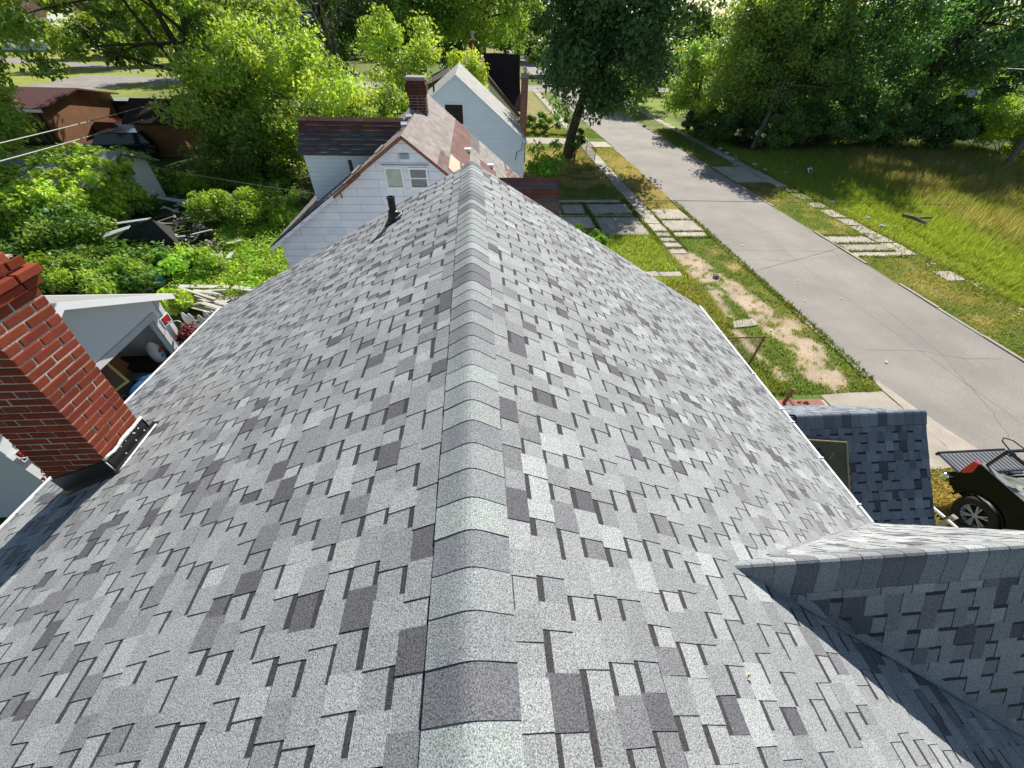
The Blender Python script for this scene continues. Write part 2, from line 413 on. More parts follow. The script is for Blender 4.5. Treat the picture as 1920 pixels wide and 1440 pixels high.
M_tar = paint('crack_fill', (.17, .16, .15), .95, var=.5, scale=3)
tag(cr.build('road_cracks', M_tar), kind='structure')
# kerbs
kb = MB()
for x, w_, y0, y1 in ((17.86, .13, -30, 27.6), (17.9, .12, 32.3, 90), (11.86, .12, 23, 37.5), (11.84, .12, 8.0, 18.1), (11.86, .12, 41.5, 90)):
    y = y0
    while y < y1:
        L = min(1.9, y1-y); j = rr.uniform(-.02, .02)
        kb.box(x+j, x+j+w_, y+.01, y+L-.01, -.05, .038+rr.uniform(-.02, .01), (.40+rr.uniform(-.05, .04), .36, .29)) if rr.random() < .8 else None; y += L
tag(kb.build('kerb', M_conc, cols=True), kind='structure')
# concrete paths: irregular slabs, each with its own tone
def slabs(name, polys, z=.03, label=None):
    b = MB(); q = random.Random(len(polys))
    for P in polys:
        t = q.uniform(.84, 1.12); c = (.47*t, .42*t, .35*t)
        pts = []
        for i in range(len(P)):
            a = np.array(P[i]); d = np.array(P[(i+1) % len(P)]); n = max(1, int(np.hypot(*(d-a))/.35))
            for k in range(n):
                e = a+(d-a)*k/n
                if k: e = e+np.array([q.uniform(-.03, .03), q.uniform(-.03, .03)])
                pts.append((e[0], e[1], -.06))
        zz = z+q.uniform(-.008, .012)
        b.slab(pts[::-1], (0, 0, .06+zz), c)
    tag(b.build(name, M_conc, cols=True), kind='structure')
def rect(x0, x1, y0, y1, j=.05, q=rr):
    j = j*1.5; f = lambda: q.uniform(-j, j)
    return [(x0+f(), y0+f()), (x1+f(), y0+f()), (x1+f(), y1+f()), (x0+f(), y1+f())]
P = []
y = 16.75
for L in (.75, .62, .6, .68, 1.1, 1.3): P.append(rect(9.0+(.05 if y < 20 else 0), 9.85, y+.03, y+L-.03, .035)); y += L
while y < 75:
    P.append(rect(9.12, 9.88, y+.02, y+1.3, .03)); y += 1.33
P += [rect(9.1, 9.9, 10.9, 11.3, .1)]
slabs('sidewalk', P)
P = [rect(9.95, 11.78, 21.1, 22.65, .06), rect(10.0, 11.85, 19.45, 21.0, .06), rect(10.0, 11.75, 18.75, 19.38, .05),
     rect(4.9, 6.1, 22.0, 23.5), rect(6.35, 8.75, 21.6, 23.55), rect(4.6, 6.1, 20.0, 21.8), rect(6.35, 8.8, 19.0, 21.45), rect(4.4, 8.6, 23.85, 24.3, .04),
     rect(6.9, 7.7, 14.6, 15.1, .04), rect(7.75, 8.65, 14.55, 15.0, .04), rect(2.2, 4.6, 20, 24)]
slabs('neighbour_driveway', P, .025)
P = [rect(9.9, 11.95, 4.7, 7.35, .04), rect(6.2, 9.85, 4.9, 7.15, .03), [(11.97, 4.3), (12.9, 4.6), (12.5, 6.0), (12.1, 7.9), (11.97, 7.7)]]
slabs('driveway', P, .02)
P = [rect(4.0, 7.9, 39.0, 41.4), rect(7.95, 9.1, 38.6, 41.2), rect(9.95, 11.8, 38.0, 39.9)]
slabs('far_driveway', P, .02)
P = []
y = 12.6
for L in (1.2, 1.15): y += 0
for a in ((13.85, 14.8), (16.5, 17.9), (17.95, 19.0), (19.05, 20.1), (20.15, 21.2), (21.4, 22.6), (23.0, 23.9), (24.6, 25.6), (26, 27.2)):
    P.append(rect(20.45, 21.35, a[0], a[1]-.04, .05))
y = 27.3
while y < 70: P.append(rect(20.5, 21.3, y, y+1.25, .06)); y += 1.3
for i in range(16):                       # broken pieces
    x = rr.uniform(20.4, 21.5); y = rr.uniform(11, 13.6) if i < 9 else rr.uniform(15.2, 16.3); s_ = rr.uniform(.08, .2)
    P.append(rect(x, x+s_*1.3, y, y+s_, .04))
slabs('far_sidewalk', P, .02)
P = [rect(18.1, 20.3, 17.85, 18.75, .05), rect(18.1, 20.4, 16.95, 17.75, .06), rect(18.05, 20.4, 16.3, 16.85, .06),
     rect(18.1, 20.5, 30.1, 31.9, .06), rect(18.15, 20.4, 28.0, 30.0, .08)]
slabs('far_apron', P, .02)
# ---------------------------------------------------------------- shingle roofs
PAL = [((.305, .315, .320), 34), ((.335, .348, .352), 24), ((.268, .277, .284), 19), ((.37, .385, .385), 12), ((.41, .430, .425), 4), ((.212, .214, .224), 8), ((.130, .129, .140), 6)]
CAPS = [(.29, .31, .312), (.315, .34, .335), (.255, .27, .278), (.35, .38, .37), (.22, .228, .242), (.165, .168, .182)]
PC = [p[0] for p in PAL]; PW = [p[1] for p in PAL]
def pick(q):
    c = q.choices(PC, PW)[0]; k = q.uniform(.95, 1.05); return tuple(a*k for a in c)
def shingles(mb, O, U, D, Nn, u0, u1, vmax, seed, ok=None, e=.143, flat=None):
    """laminated shingle courses: each course a lower ply with raised random tabs; flat = colour function for plain 3-tab"""
    q = random.Random(seed); O, U, D, Nn = [np.array(a, float) for a in (O, U, D, Nn)]
    P = lambda u, v, h: O+U*u+D*v+Nn*h
    rows = int(math.ceil(vmax/e))
    wav = lambda u, i: .004*math.sin(u*1.7+i*.8)+.003*math.sin(u*4.1+i*2.1)
    for i in range(rows):
        v0 = i*e; v1 = min(vmax, v0+e)+.0; u = u0-q.uniform(0, .2); tooth = q.random() < .5
        while u < u1:
            if flat: wd = .30; 
            else: wd = q.uniform(.085, .165) if tooth else q.uniform(.08, .145)
            a, b = max(u, u0), min(u+wd, u1); u += wd
            if b-a < .004: tooth = not tooth; continue
            if ok and not ok(P((a+b)/2, (v0+v1)/2, 0)): tooth = not tooth; continue
            if flat:
                c = flat((a+b)/2, (v0+v1)/2, q); h0, h1 = .002, .014+q.uniform(0, .005)
                a2, b2 = a+.004, b-.004
                mb.quad(P(a2, v0, h0), P(a2, v1, h1), P(b2, v1, h1), P(b2, v0, h0), c)
                mb.quad(P(a2, v1, h1), P(a2, v1, 0), P(b2, v1, 0), P(b2, v1, h1), tuple(x*.5 for x in c))
                continue
            wa, wb = wav(a, i), wav(b, i)
            if tooth:
                c = pick(q); h0, h1 = .0035, .0066; k = q.uniform(-.004, .004)
                # two-tone tabs now and then
                A, B, Cc, Dd = P(a, v0-.004, h0), P(a+k, v1+wa, h1), P(b+k, v1+wb, h1), P(b, v0-.004, h0)
                mb.quad(A, B, Cc, Dd, c)
                mb.quad(B, P(a+k, v1+wa, 0), P(b+k, v1+wb, 0), Cc, (.065, .065, .07))  # butt edge coloured near black to draw the course's shadow line
                mb.quad(A, P(a, v0, 0), P(a+k, v1+wa, 0), B, (.04, .04, .045)); mb.quad(Dd, Cc, P(b+k, v1+wb, 0), P(b, v0, 0), (.04, .04, .045))
            else:
                c = pick(q); h0, h1 = .0006, .0029
                if q.random() < .92: nb = q.uniform(.026, .036)
                else: nb = 0
                if nb:   # the dark band printed on the lower ply at the head of each slot
                    mb.quad(P(a, v0-.004, h0), P(a, v0+nb+wa, h0+.0008), P(b, v0+nb+wb, h0+.0008), P(b, v0-.004, h0), (.06, .057, .06))
                mb.quad(P(a, v0+nb+(wa if nb else -.004), h0+(.0008 if nb else 0)), P(a, v1+wa, h1), P(b, v1+wb, h1), P(b, v0+nb+(wb if nb else -.004), h0+(.0008 if nb else 0)), c)
                mb.quad(P(a, v1+wa, h1), P(a, v1+wa, 0), P(b, v1+wb, 0), P(b, v1+wb, h1), (.065, .065, .07))  # same painted shadow line along the lower ply's butt
            tooth = not tooth if q.random() < .93 else tooth
def ridge_caps(mb, A, B, sl, sr, side, seed, hw=.150, e=.143, c=None, RC=.036):
    """caps from A to B (A = near end); sl/sr pitches either side; side = horizontal unit across (right side)"""
    q = random.Random(seed); A = np.array(A, float); B = np.array(B, float); L = np.linalg.norm(B-A); d = (B-A)/L
    side = np.array(side, float); up = np.array([0, 0, 1.]); n = int(L/e)
    prof = []
    for t in np.linspace(-1, 1, 17):
        s_ = sl if t < 0 else sr; x_ = abs(t)*hw; rc = RC; k_ = 1-(3*t*t-2*abs(t)**3)
        prof.append((t*hw, -s_*math.sqrt(x_*x_+rc*rc)+s_*rc*k_+(1-k_)*s_*(math.sqrt(hw*hw+rc*rc)-hw)))
    for i in range(n, -1, -1):
        a = i*e; b = min(a+e*1.35, L); c_ = q.choices(CAPS, (22, 20, 22, 14, 14, 8))[0]; k = q.uniform(.99, 1.008)
        sk = q.uniform(-.0025, .0025); vs = []
        for (t, z) in prof: vs.append(A+d*(a+sk*t/hw)+side*t*k+up*(z+.0150))
        for (t, z) in prof: vs.append(A+d*b+side*t*k+up*(z+.0105))
        for (t, z) in prof: vs.append(A+d*(a+sk*t/hw)+side*t*k+up*(z+.0105))
        m_ = len(prof); fs = [(j, j+m_, j+1+m_, j+1)[::-1] for j in range(m_-1)]
        mb.add(vs, fs, c_)
        mb.add([vs[j] for j in range(m_)]+[vs[j+2*m_]-up*.004 for j in range(m_)], [(j, j+1, j+1+m_, j+m_) for j in range(m_-1)], (.05, .05, .055))
        for j in (0, m_-1):
            mb.add([vs[j], vs[j+m_], vs[j+m_]-up*.012, vs[j]-up*.016], [(0, 1, 2, 3)], (.05, .05, .055))
XR, ZR, PR, PL = -.07, 6.33, .576, .517
XE, XW = 4.22, -4.58
Y0, Y1 = -4.0, 6.2
def TW(x, y): return max(0., XR-x-.25)*1.06*min(.045, max(0., .0105*(6.2-y)))
house = thing('house', 'nearest house, seen from its own newly shingled light grey roof', 'house', (0, 0, 0))
nR = np.array([PR, 0, 1.]); nR /= np.linalg.norm(nR); dR = np.array([1, 0, -PR]); dR /= np.linalg.norm(dR)
nL = np.array([-PL, 0, 1.]); nL /= np.linalg.norm(nL); dL = np.array([-1, 0, -PL]); dL /= np.linalg.norm(dL)
YG, ZG, XG0, XG1, PGn, PGf = .83, 5.44, 1.45, 4.28, 1.66, 1.76
zmain = lambda x: ZR-PR*(x-XR)
zgab = lambda y: ZG-(PGf*(y-YG) if y > YG else PGn*(YG-y))
b = MB()
shingles(b, (XR, 0, ZR), (0, 1, 0), dR, nR, Y0, Y1, (XE-XR)*math.hypot(1, PR), 21, ok=lambda p: not (zgab(p[1]) > zmain(p[0])+.12 and p[0] > XG0))
n_right = len(b.v)
shingles(b, (XR, 0, ZR), (0, 1, 0), dL, nL, Y0, Y1, (XR-XW)*math.hypot(1, PL), 33)
deckc = (.2, .2, .2)
for d, n, W in ((dR, nR, (XE-XR)*math.hypot(1, PR)), (dL, nL, (XR-XW)*math.hypot(1, PL))):
    O = np.array([XR, Y0, ZR]); Pp = [O, O+np.array([0, Y1-Y0, 0]), O+np.array([0, Y1-Y0, 0])+d*W, O+d*W]
    if n is nL:
        for ya_, yb_ in ((Y0, 1.9), (1.9, 4), (4, Y1)):
            Pq = [O+np.array([0, ya_-Y0, 0]), O+np.array([0, yb_-Y0, 0]), O+np.array([0, yb_-Y0, 0])+d*W, O+np.array([0, ya_-Y0, 0])+d*W]; b.slab([p-n*.035 for p in Pq], -n*.05, deckc)
    else: b.slab([p-n*.002 for p in Pp], -n*.05, deckc)
b.v = [v if i < n_right or v[0] > XR else (v[0], v[1], v[2]+TW(v[0], v[1])) for i, v in enumerate(b.v)]
b.build('main_roof', M_sh, house, cols=True)
b = MB(); ridge_caps(b, (XR, Y0, ZR), (XR, Y1+.01, ZR), PL, PR, (1, 0, 0), 5); b.build('ridge_cap', M_sh, house, cols=True, smooth=False)
# front cross gable
b = MB()
cn = math.hypot(1, PGn); cf = math.hypot(1, PGf)
shingles(b, (0, YG, ZG), (1, 0, 0), (0, -1/cn, -PGn/cn), (0, -PGn/cn, 1/cn), XG0-.1, XG1, 2.6, 41, ok=lambda p: p[2] > zmain(p[0])-.07)
shingles(b, (0, YG, ZG), (1, 0, 0), (0, 1/cf, -PGf/cf), (0, PGf/cf, 1/cf), XG0-.1, XG1, 1.93, 43, ok=lambda p: p[2] > zmain(p[0])-.07)
b.slab([(XG0, YG, ZG-.01), (XG1, YG, ZG-.01), (XG1, YG+.93, ZG-.93*PGf-.01), (XG0+.02, YG+.3, ZG-.3*PGf-.3)], (0, -.04, -.05), deckc)
b.slab([(XG0, YG, ZG-.01), (XG0+.02, YG-.3, ZG-.3*PGn-.3), (XG1, YG-1.0, ZG-1.0*PGn-.01), (XG1, YG, ZG-.01)], (0, .04, -.05), deckc)
b.build('cross_gable_roof', M_sh, house, cols=True)
# swept valley strip between the gable's shaded slope and the main slope
q = random.Random(9)
for sgn, pg in ((-1, PGn), (1, PGf)):
    b = MB()
    pts = []
    for k in range(13):
        x = XG0+(XG1-.1-XG0)*k/12; dy = (ZG-zmain(x))/pg; pts.append(np.array([x, YG+sgn*dy, zmain(x)]))
    for k in range(2, 12):
        a, c2 = pts[k], pts[k+1]; o1 = np.array([-.05, 0, .05*PR+.013]); gz = np.array([.01, -sgn*.028, .028*pg+.008]); mid = np.array([0, 0, .014])
        c = pick(q)
        b.quad(a+o1, c2+o1, c2+mid, a+mid, c); b.quad(a+mid, c2+mid, c2+gz, a+gz, pick(q))
    b.build('valley', M_sh, house, cols=True)
b = MB(); ridge_caps(b, (XG0-.02, YG, ZG), (XG1+.01, YG, ZG), PGf, PGn, (0, -1, 0), 8, hw=.12, RC=.06); b.build('gable_ridge_cap', M_sh, house, cols=True)
# fascia, gutters, walls
b = MB(); b.box(XE+.005, XE+.022, 1.74, Y1, zmain(XE)-.11, zmain(XE)+.012); b.box(XE+.022, XE+.036, 1.74, Y1, zmain(XE)-.02, zmain(XE)+.010)
b.box(XE+.005, XE+.035, Y0, -.02, zmain(XE)-.11, zmain(XE)+.012)
zl = ZR-PL*(XR-XW)
for ya_, yb_ in ((Y0, 1.9), (1.9, Y1)):
    za_, zb_ = zl+TW(XW, ya_), zl+TW(XW, yb_); b.slab([(XW-.005, ya_, za_+.010), (XW-.005, yb_, zb_+.010), (XW-.005, yb_, zb_-.12), (XW-.005, ya_, za_-.12)], (-.025, 0, 0))
b.slab([(XR, Y1+.003, ZR-.01), (XE, Y1+.003, zmain(XE)-.01), (XE, Y1+.003, zmain(XE)-.15), (XR, Y1+.003, ZR-.17), (XW, Y1+.003, zl-.15), (XW, Y1+.003, zl-.01)], (0, .02, 0))
b.build('fascia', M_white, house)
for y in (1.95, 2.6, 3.2, 3.45, 4.2, 5.3):
    MB().box(XE-.03, XE+.042, y, y+.014, zmain(XE)+.002, zmain(XE)+.022).build('gutter_clip', M_white, house)
b = MB(); x0, x1, y0, y1 = XW+.35, XE-.35, Y0+.3, Y1-.3
b.slab([(x0, y0, 0), (x1, y0, 0), (x1, y0, zmain(x1)-.09), (XR, y0, ZR-.09), (x0, y0, ZR-PL*(XR-x0)-.09)], (0, y1-y0, 0))
b.build('wall', M_side, house)
b = MB(); b.slab([(x1+.01, YG-.85, 0), (x1+.01, YG+.85, 0), (x1+.01, YG+.85, ZG-1.6), (x1+.01, YG, ZG-.16), (x1+.01, YG-.85, ZG-1.6)], (.18, 0, 0)); b.build('gable_wall', M_side, house)
# entry porch roof, its shade tinted into the shingle colours
PX0, PX1, PY, PZ, PP = 4.0, 6.62, 3.47, 3.68, .955
b = MB(); cp = math.hypot(1, PP)
PAL2 = PW
def shade_tint(mb, s_=.74):  # scales shingle colours darker and bluer to stand in for shade
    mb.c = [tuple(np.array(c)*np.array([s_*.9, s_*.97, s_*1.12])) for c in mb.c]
shingles(b, (0, PY, PZ), (1, 0, 0), (0, -1/cp, -PP/cp), (0, -PP/cp, 1/cp), PX0+.55, PX1, 2.25, 51)
shingles(b, (0, PY, PZ), (1, 0, 0), (0, 1/cp, -PP/cp), (0, PP/cp, 1/cp), PX0+.55, PX1, 1.9, 52)
for s_, W in ((-1, 2.25/cp), (1, 1.9/cp)):
    b.slab([(PX0+.3, PY, PZ-.01), (PX1, PY, PZ-.01), (PX1, PY+s_*W, PZ-.01-W*PP), (PX0+.3, PY+s_*W, PZ-.01-W*PP)], (0, 0, -.06), deckc)
shade_tint(b)
po = b.build('porch_roof', M_sh, house, cols=True); tag(po, 'grey shingled porch roof below the eave, shade tinted into its colour')
b = MB(); ridge_caps(b, (PX0+.55, PY, PZ), (PX1+.01, PY, PZ), PP, PP, (0, -1, 0), 18); shade_tint(b); b.build('porch_ridge_cap', M_sh, house, cols=True)
b = MB(); b.slab([(PX1-.3, PY-1.4, 0), (PX1-.3, PY+1.2, 0), (PX1-.3, PY+1.2, PZ-1.25), (PX1-.3, PY, PZ-.1), (PX1-.3, PY-1.4, PZ-1.42)], (-1.8, 0, 0)); b.build('porch_wall', M_side, house)
# plywood sheet on porch roof
zp = lambda y: PZ-PP*(PY-y)
def pz(x, y): return (x, y, zp(y)+.035)
ya, yb = 3.17, 2.35
b = MB(); b.slab([pz(4.30, ya+.05), pz(5.28, ya-.03), pz(5.24, yb-.35), pz(4.30, yb-.35)], (0, .009, .012))
pl = b.build('plywood_sheet', M_ply); tag(pl, 'weathered olive plywood sheet lying on the dark porch roof', 'plywood')
b = MB(); b.bar((4.30, ya+.06, zp(ya)+.10), (5.28, ya-.02, zp(ya-.07)+.10), .02, .02)
b.bar((5.285, ya-.02, zp(ya-.07)+.10), (5.245, yb-.35, zp(yb-.35)+.055), .012, .02); e_ = b.build('edge', M_plye, pl)
for (x_a, y_a, x_b, y_b, mt_) in ((4.78, 2.93, 4.95, 2.9, M_plye), (4.72, 2.99, 4.76, 2.93, M_plye), (4.75, 3.0, 4.86, 3.1, M_black), (4.86, 3.1, 4.95, 2.98, M_black), (5.0, 2.98, 5.06, 3.04, M_plye), (5.12, 2.6, 5.13, 2.72, M_plye)):
    MB().bar((x_a, y_a, zp(y_a)+.055), (x_b, y_b, zp(y_b)+.055), .012, .006).build('splinter_shadow', mt_, pl)  # pale slivers, while the black bars paint an A-shaped shadow
# brick chimney -------------------------------------------------------
def brick_stack(par, x0, x1, y0, y1, z0, z1, base, seed, mortar=M_mortar, bh=.060, j=.0135, corbel=3, mat=M_brick):  # noqa
    q = random.Random(seed); b = MB()
    mo = MB().box(x0+.006, x1-.006, y0+.006, y1-.006, z0, z1-.02)
    if seed == 4: mo.v = [(v[0]+.13*(v[2]-4.98), v[1], v[2]) for v in mo.v]
    mo.build('mortar', mortar, par)
    z = z0; r_ = 0; nrow = int((z1-z0)/(bh+j))
    while r_ < nrow:
        ex = 0
        if r_ >= nrow-corbel: ex = .028*(1 if r_ == nrow-corbel else 2) if r_ < nrow-1 else .02
        X0, X1, YY0, YY1 = x0-ex, x1+ex, y0-ex, y1+ex
        def run(a, b_, off):
            n = max(1, round((b_-a)/.225)); w_ = (b_-a)/n; es = [a]
            t = a+(w_/2 if off else w_)
            while t < b_-.02: es.append(t); t += w_
            es.append(b_); return [(es[i], es[i+1]) for i in range(len(es)-1)]
        o = r_ % 2; T = .10
        for (a, c_) in run(YY0, YY1, o):
            for s_ in (0, 1):
                k = q.uniform(.8, 1.15); c = (base[0]*k, base[1]*k*q.uniform(.9, 1.1), base[2]*k); jt = q.uniform(-.004, .003)
                xa, xb = (X1-T, X1+jt) if s_ else (X0-jt, X0+T)
                b.box(xa, xb, a+(j/2 if a > YY0+.001 else 0), c_-(j/2 if c_ < YY1-.001 else 0), z, z+bh, c)
        for (a, c_) in run(X0+(0 if o else T), X1-(0 if o else T), not o):
            for s_ in (0, 1):
                k = q.uniform(.8, 1.15); c = (base[0]*k, base[1]*k*q.uniform(.9, 1.1), base[2]*k); jt = q.uniform(-.004, .003)
                ya_, yb_ = (YY1-T, YY1+jt) if s_ else (YY0-jt, YY0+T)
                b.box(max(a+(j/2 if a > X0+.001 or o == 0 else 0), X0+.003), min(c_-(j/2 if c_ < X1-.001 or o == 0 else 0), X1-.003), ya_, yb_, z, z+bh, c)
        z += bh+j; r_ += 1
    return b, z
chx0, chx1, chy0, chy1 = -3.84, -3.28, 2.22, 2.68
chim = MB(); b, ztop = brick_stack(None, chx0, chx1, chy0, chy1, 3.9, 6.42, (.36, .085, .04), 4) if False else (None, None)
cho = MB().slab([(chx0+.1-.09, chy0+.1, 4.0), (chx1-.1-.12, chy0+.1, 4.0), (chx1-.1+.17, chy0+.1, 6.4), (chx0+.1+.17, chy0+.1, 6.4)], (0, chy1-chy0-.2, 0)).build('chimney', M_mortar, house)
b, ztop = brick_stack(cho, chx0, chx1, chy0, chy1, 4.1, 6.62, (.245, .05, .024), 4)
b.v = [(v[0]+.13*(v[2]-4.98), v[1], v[2]) for v in b.v]
b.build('brickwork', M_brick, cho, bevel=.0055, cols=True)
q = random.Random(31); b = MB()
for (x, y, a) in ((chx1-.02, chy0+.08, .1), (chx1-.03, chy0+.31, -.12), (chx1-.27, chy0+.02, .3), (chx1-.30, chy0+.40, 0), (chx0+.3, chy0+.05, .1), (chx0+.1, chy0+.3, 1.4)):
    Mx = Matrix.Translation((x+.13*(ztop-4.98), y, ztop+.004)) @ Matrix.Rotation(a, 4, 'Z') @ Matrix.Rotation(q.uniform(-.08, .08), 4, 'X')
    k = q.uniform(.95, 1.25); b = MB(); b.box(-.1, .1, -.05, .05, 0, .06, (.36*k, .09*k, .045*k), Mx)
    b.build('cap_brick', M_brick, cho, bevel=.004, cols=True)
# flashing
b = MB(); e = .022
zr_ = lambda x, y=2.4: ZR-PL*(XR-x)+TW(x, y)
zb0, zb1 = zr_(chx0), zr_(chx1)
fx1, fx0, fy0, fy1 = chx1+e, chx0-e, chy0-e, chy1+e
ft = zb1+.17
b.slab([(fx1, fy0, zb1-.02), (fx1, fy1, zb1-.02), (fx1, fy1, ft), (fx1, fy0, ft)], (-.02, 0, 0))
b.slab([(fx0, fy0, zb0-.05), (fx1, fy0, zb1-.03), (fx1, fy0, ft), (fx0, fy0, zb0+.20)], (0, .018, 0))
b.slab([(fx0, fy1, zb0-.05), (fx1, fy1, zb1-.03), (fx1, fy1, ft), (fx0, fy1, zb0+.20)], (0, -.018, 0))
b.slab([(fx1-.005, fy0-.03, zb1+.045), (fx1-.005, fy1+.06, zb1+.045), (fx1+.05, fy1+.06, zb1+.04), (fx1+.05, fy0-.03, zb1+.04)], (0, 0, .006))
b.slab([(fx0, fy0-.05, zb0+.022), (fx1, fy0-.05, zb1+.022), (fx1, fy0+.0, zb1+.03), (fx0, fy0+.0, zb0+.03)], (0, 0, .005))
b.build('flashing', M_black, cho)
b = MB(); q = random.Random(2)
pts = [(fx1+.003, chy0-.02+.055*i, ft+.012+q.uniform(-.008, .008)) for i in range(10)]
b.tube(pts, [q.uniform(.012, .018) for _ in pts], 7)
pts = [(fx1+.055, fy0-.02+.06*i, zr_(fx1+.055)+.02) for i in range(10)]; b.tube(pts, [q.uniform(.008, .013) for _ in pts], 6)
b.tube([(fx1+.004, fy0-.004, ft), (fx1+.004, fy0-.004, zb1+.03)], .006, 6)
b.build('sealant', M_seal, cho, smooth=True)
for i in range(8): MB().lathe([(0, .004), (.006, .003), (.008, 0)], (fx1+.001, fy0+.03+q.random()*.42, zb1+.05+q.random()*.1), 'X', 8).build('nail_head', M_seal, cho)
# vent pipe
vx, vy = -1.155, 5.52; vz = zr_(vx, vy)
b = MB(); b.lathe([(.048, 0), (.048, .29), (.056, .292), (.056, .315), (.040, .315), (.040, .15)], (vx, vy, vz-.02), 'Z', 24); vp = b.build('vent_pipe', M_black, house, smooth=False)
b = MB(); b.lathe([(.10, -.02), (.075, .06), (.062, .115), (.052, .12)], (vx, vy, vz+.0), 'Z', 24); b.build('pipe_boot', M_black, vp)
b = MB(); b.slab([(vx-.12, vy-.15, zr_(vx-.12, vy)+.016), (vx+.12, vy-.15, zr_(vx+.12, vy)+.016), (vx+.12, vy+.13, zr_(vx+.12, vy)+.016), (vx-.12, vy+.13, zr_(vx-.12, vy)+.016)], (0, 0, .006)); b.build('pipe_flashing', M_black, vp)
b = MB(); b.tube([(vx+.11*math.cos(a), vy+.11*math.sin(a), zr_(vx+.11*math.cos(a), vy)+.03) for a in np.linspace(-1.2, 2.0, 9)], .007, 6); b.build('seal_bead', M_seal, vp)
# small debris on roof: a curl of dry leaf
def onR(px, py):
    v = ray(px, py); t = (ZR+PR*XR-CH)/(v[2]+PR*v[0]); return v*t+np.array([0, 0, CH])
lf = onR(1402, 1271); b = MB()
b.add([lf+np.array(d) for d in ((-.012, -.006, .016), (.012, -.004, .022), (.016, .008, .016), (-.008, .008, .026))], [(0, 1, 2, 3)])
b.slab([lf+np.array(d) for d in ((-.01, -.004, .013), (.01, -.004, .014), (.006, .006, .016))], (0, 0, .003))
tag(b.build('dry_leaf', paint('dry_leaf', (.45, .36, .2), .8)), 'tiny curled dry leaf on the near right of the grey roof', 'leaf')
# ---------------------------------------------------------------- siding helper
def lap(mb, y, z0, z1, xr, e=.2, out=-1, axis='y', c=(1, 1, 1)):
    """lap boards on a wall at y (or x if axis='x'), xr(z)->(a,b) extent, each board tilted out at its foot"""
    z = z0
    while z < z1-.01:
        zt = min(z+e, z1); (a, b_) = xr(z); (a2, b2) = xr(zt); o = out*.016
        if a2 > b2: m_ = (a+b_)/2; a2 = b2 = m_
        P = (lambda u, d, zz: (u, y+d, zz)) if axis == 'y' else (lambda u, d, zz: (y+d, u, zz))
        mb.quad(P(a, o, z), P(b_, o, z), P(b2, out*.002, zt), P(a2, out*.002, zt), c)
        mb.quad(P(a, 0, z), P(b_, 0, z), P(b_, o, z), P(a, o, z), c); z = zt
# ---------------------------------------------------------------- neighbour (white, patched roof)
ny0, ny1, nxr, nzr = 11.0, 18.4, -1.80, CH-2.07
nxl, nzl = -5.86, CH-4.78; npl = (nzr-nzl)/(nxr-nxl); npr = .785; nxe = 1.9
nh = thing('house', 'white sided house with a patchwork of pink red and grey shingles on its roof', 'house', (nxr, ny0, 0))
nw = MB(); wl = lambda z: nxl+.22 if z < nzl else max(nxl+.22, nxr-(nzr-.06-z)/npl)
wr = lambda z: min(nxe-.25, nxr+(nzr-.06-z)/npr)
nw.slab([(nxl+.22, ny0+.19, 0), (nxe-.25, ny0+.19, 0), (nxe-.25, ny0+.19, nzr-.1-npr*(nxe-.25-nxr)), (nxr, ny0+.19, nzr-.1), (nxl+.22, ny0+.19, nzr-.1-npl*(nxr-nxl-.22))], (0, ny1-ny0-.4, 0))
lap(nw, ny0+.185, .2, nzr-.05, lambda z: (wl(z), wr(z)), .205)
nw.build('wall', M_side, nh)
PINK, REDC, GREY, DRK, TAN = (.30, .262, .245), (.19, .105, .088), (.30, .275, .255), (.16, .145, .14), (.52, .34, .22)
def patchcol(u, v, q):       # u along ridge (world y), v down the slope
    k = q.uniform(.86, 1.12); yy = u
    c = PINK
    if yy > 15.2 and v < .9: c = GREY
    if v > 1.45: c = GREY
    if 1.25 < v < 2.0 and yy > 13.1: c = REDC
    if 1.05 < v < 1.5 and yy < 12.6: c = DRK if int(u*2.1+v*3) % 2 else REDC
    if 1.5 < v < 1.75 and yy < 13.3: c = REDC
    if 2.5 < v < 3.15 and yy < 15.5: c = REDC
    if 2.6 < v < 2.8 and 13.6 < yy < 14.3: c = PINK
    if v > 3.7: c = PINK if q.random() < .5 else REDC
    if 2.0 < v < 2.5 and yy > 16: c = DRK
    return tuple(a*k for a in c)
b = MB(); cr_ = math.hypot(1, npr); cl = math.hypot(1, npl)
shingles(b, (nxr, 0, nzr), (0, 1, 0), (1/cr_, 0, -npr/cr_), (npr/cr_, 0, 1/cr_), ny0, ny1, (nxe-nxr)*cr_, 61, flat=patchcol)
shingles(b, (nxr, 0, nzr), (0, 1, 0), (-1/cl, 0, -npl/cl), (-npl/cl, 0, 1/cl), ny0, ny1, (nxr-nxl)*cl, 62, flat=lambda u, v, q: tuple(a*q.uniform(.8, 1.1) for a in (.27, .23, .21)))
b.slab([(nxr, ny0, nzr-.004), (nxr, ny1, nzr-.004), (nxe, ny1, nzr-.004-npr*(nxe-nxr)), (nxe, ny0, nzr-.004-npr*(nxe-nxr))][::-1], (0, 0, -.07), (.12, .06, .05))
b.slab([(nxr, ny0, nzr-.004), (nxr, ny1, nzr-.004), (nxl, ny1, nzr-.004-npl*(nxr-nxl)), (nxl, ny0, nzr-.004-npl*(nxr-nxl))], (0, 0, -.07), (.12, .06, .05))
nrf = b.build('roof', M_sh2, nh, cols=True)
b = MB(); b.slab([(nxr+1.05, 11.5, nzr-npr*1.05+.02), (nxr+1.05, 12.9, nzr-npr*1.05+.02), (nxr+1.3, 12.9, nzr-npr*1.3+.02), (nxr+1.38, 11.3, nzr-npr*1.38+.02)], (0, 0, .008)); b.build('bare_deck_patch', paint('bare_deck', (.62, .42, .30), .8), nrf)
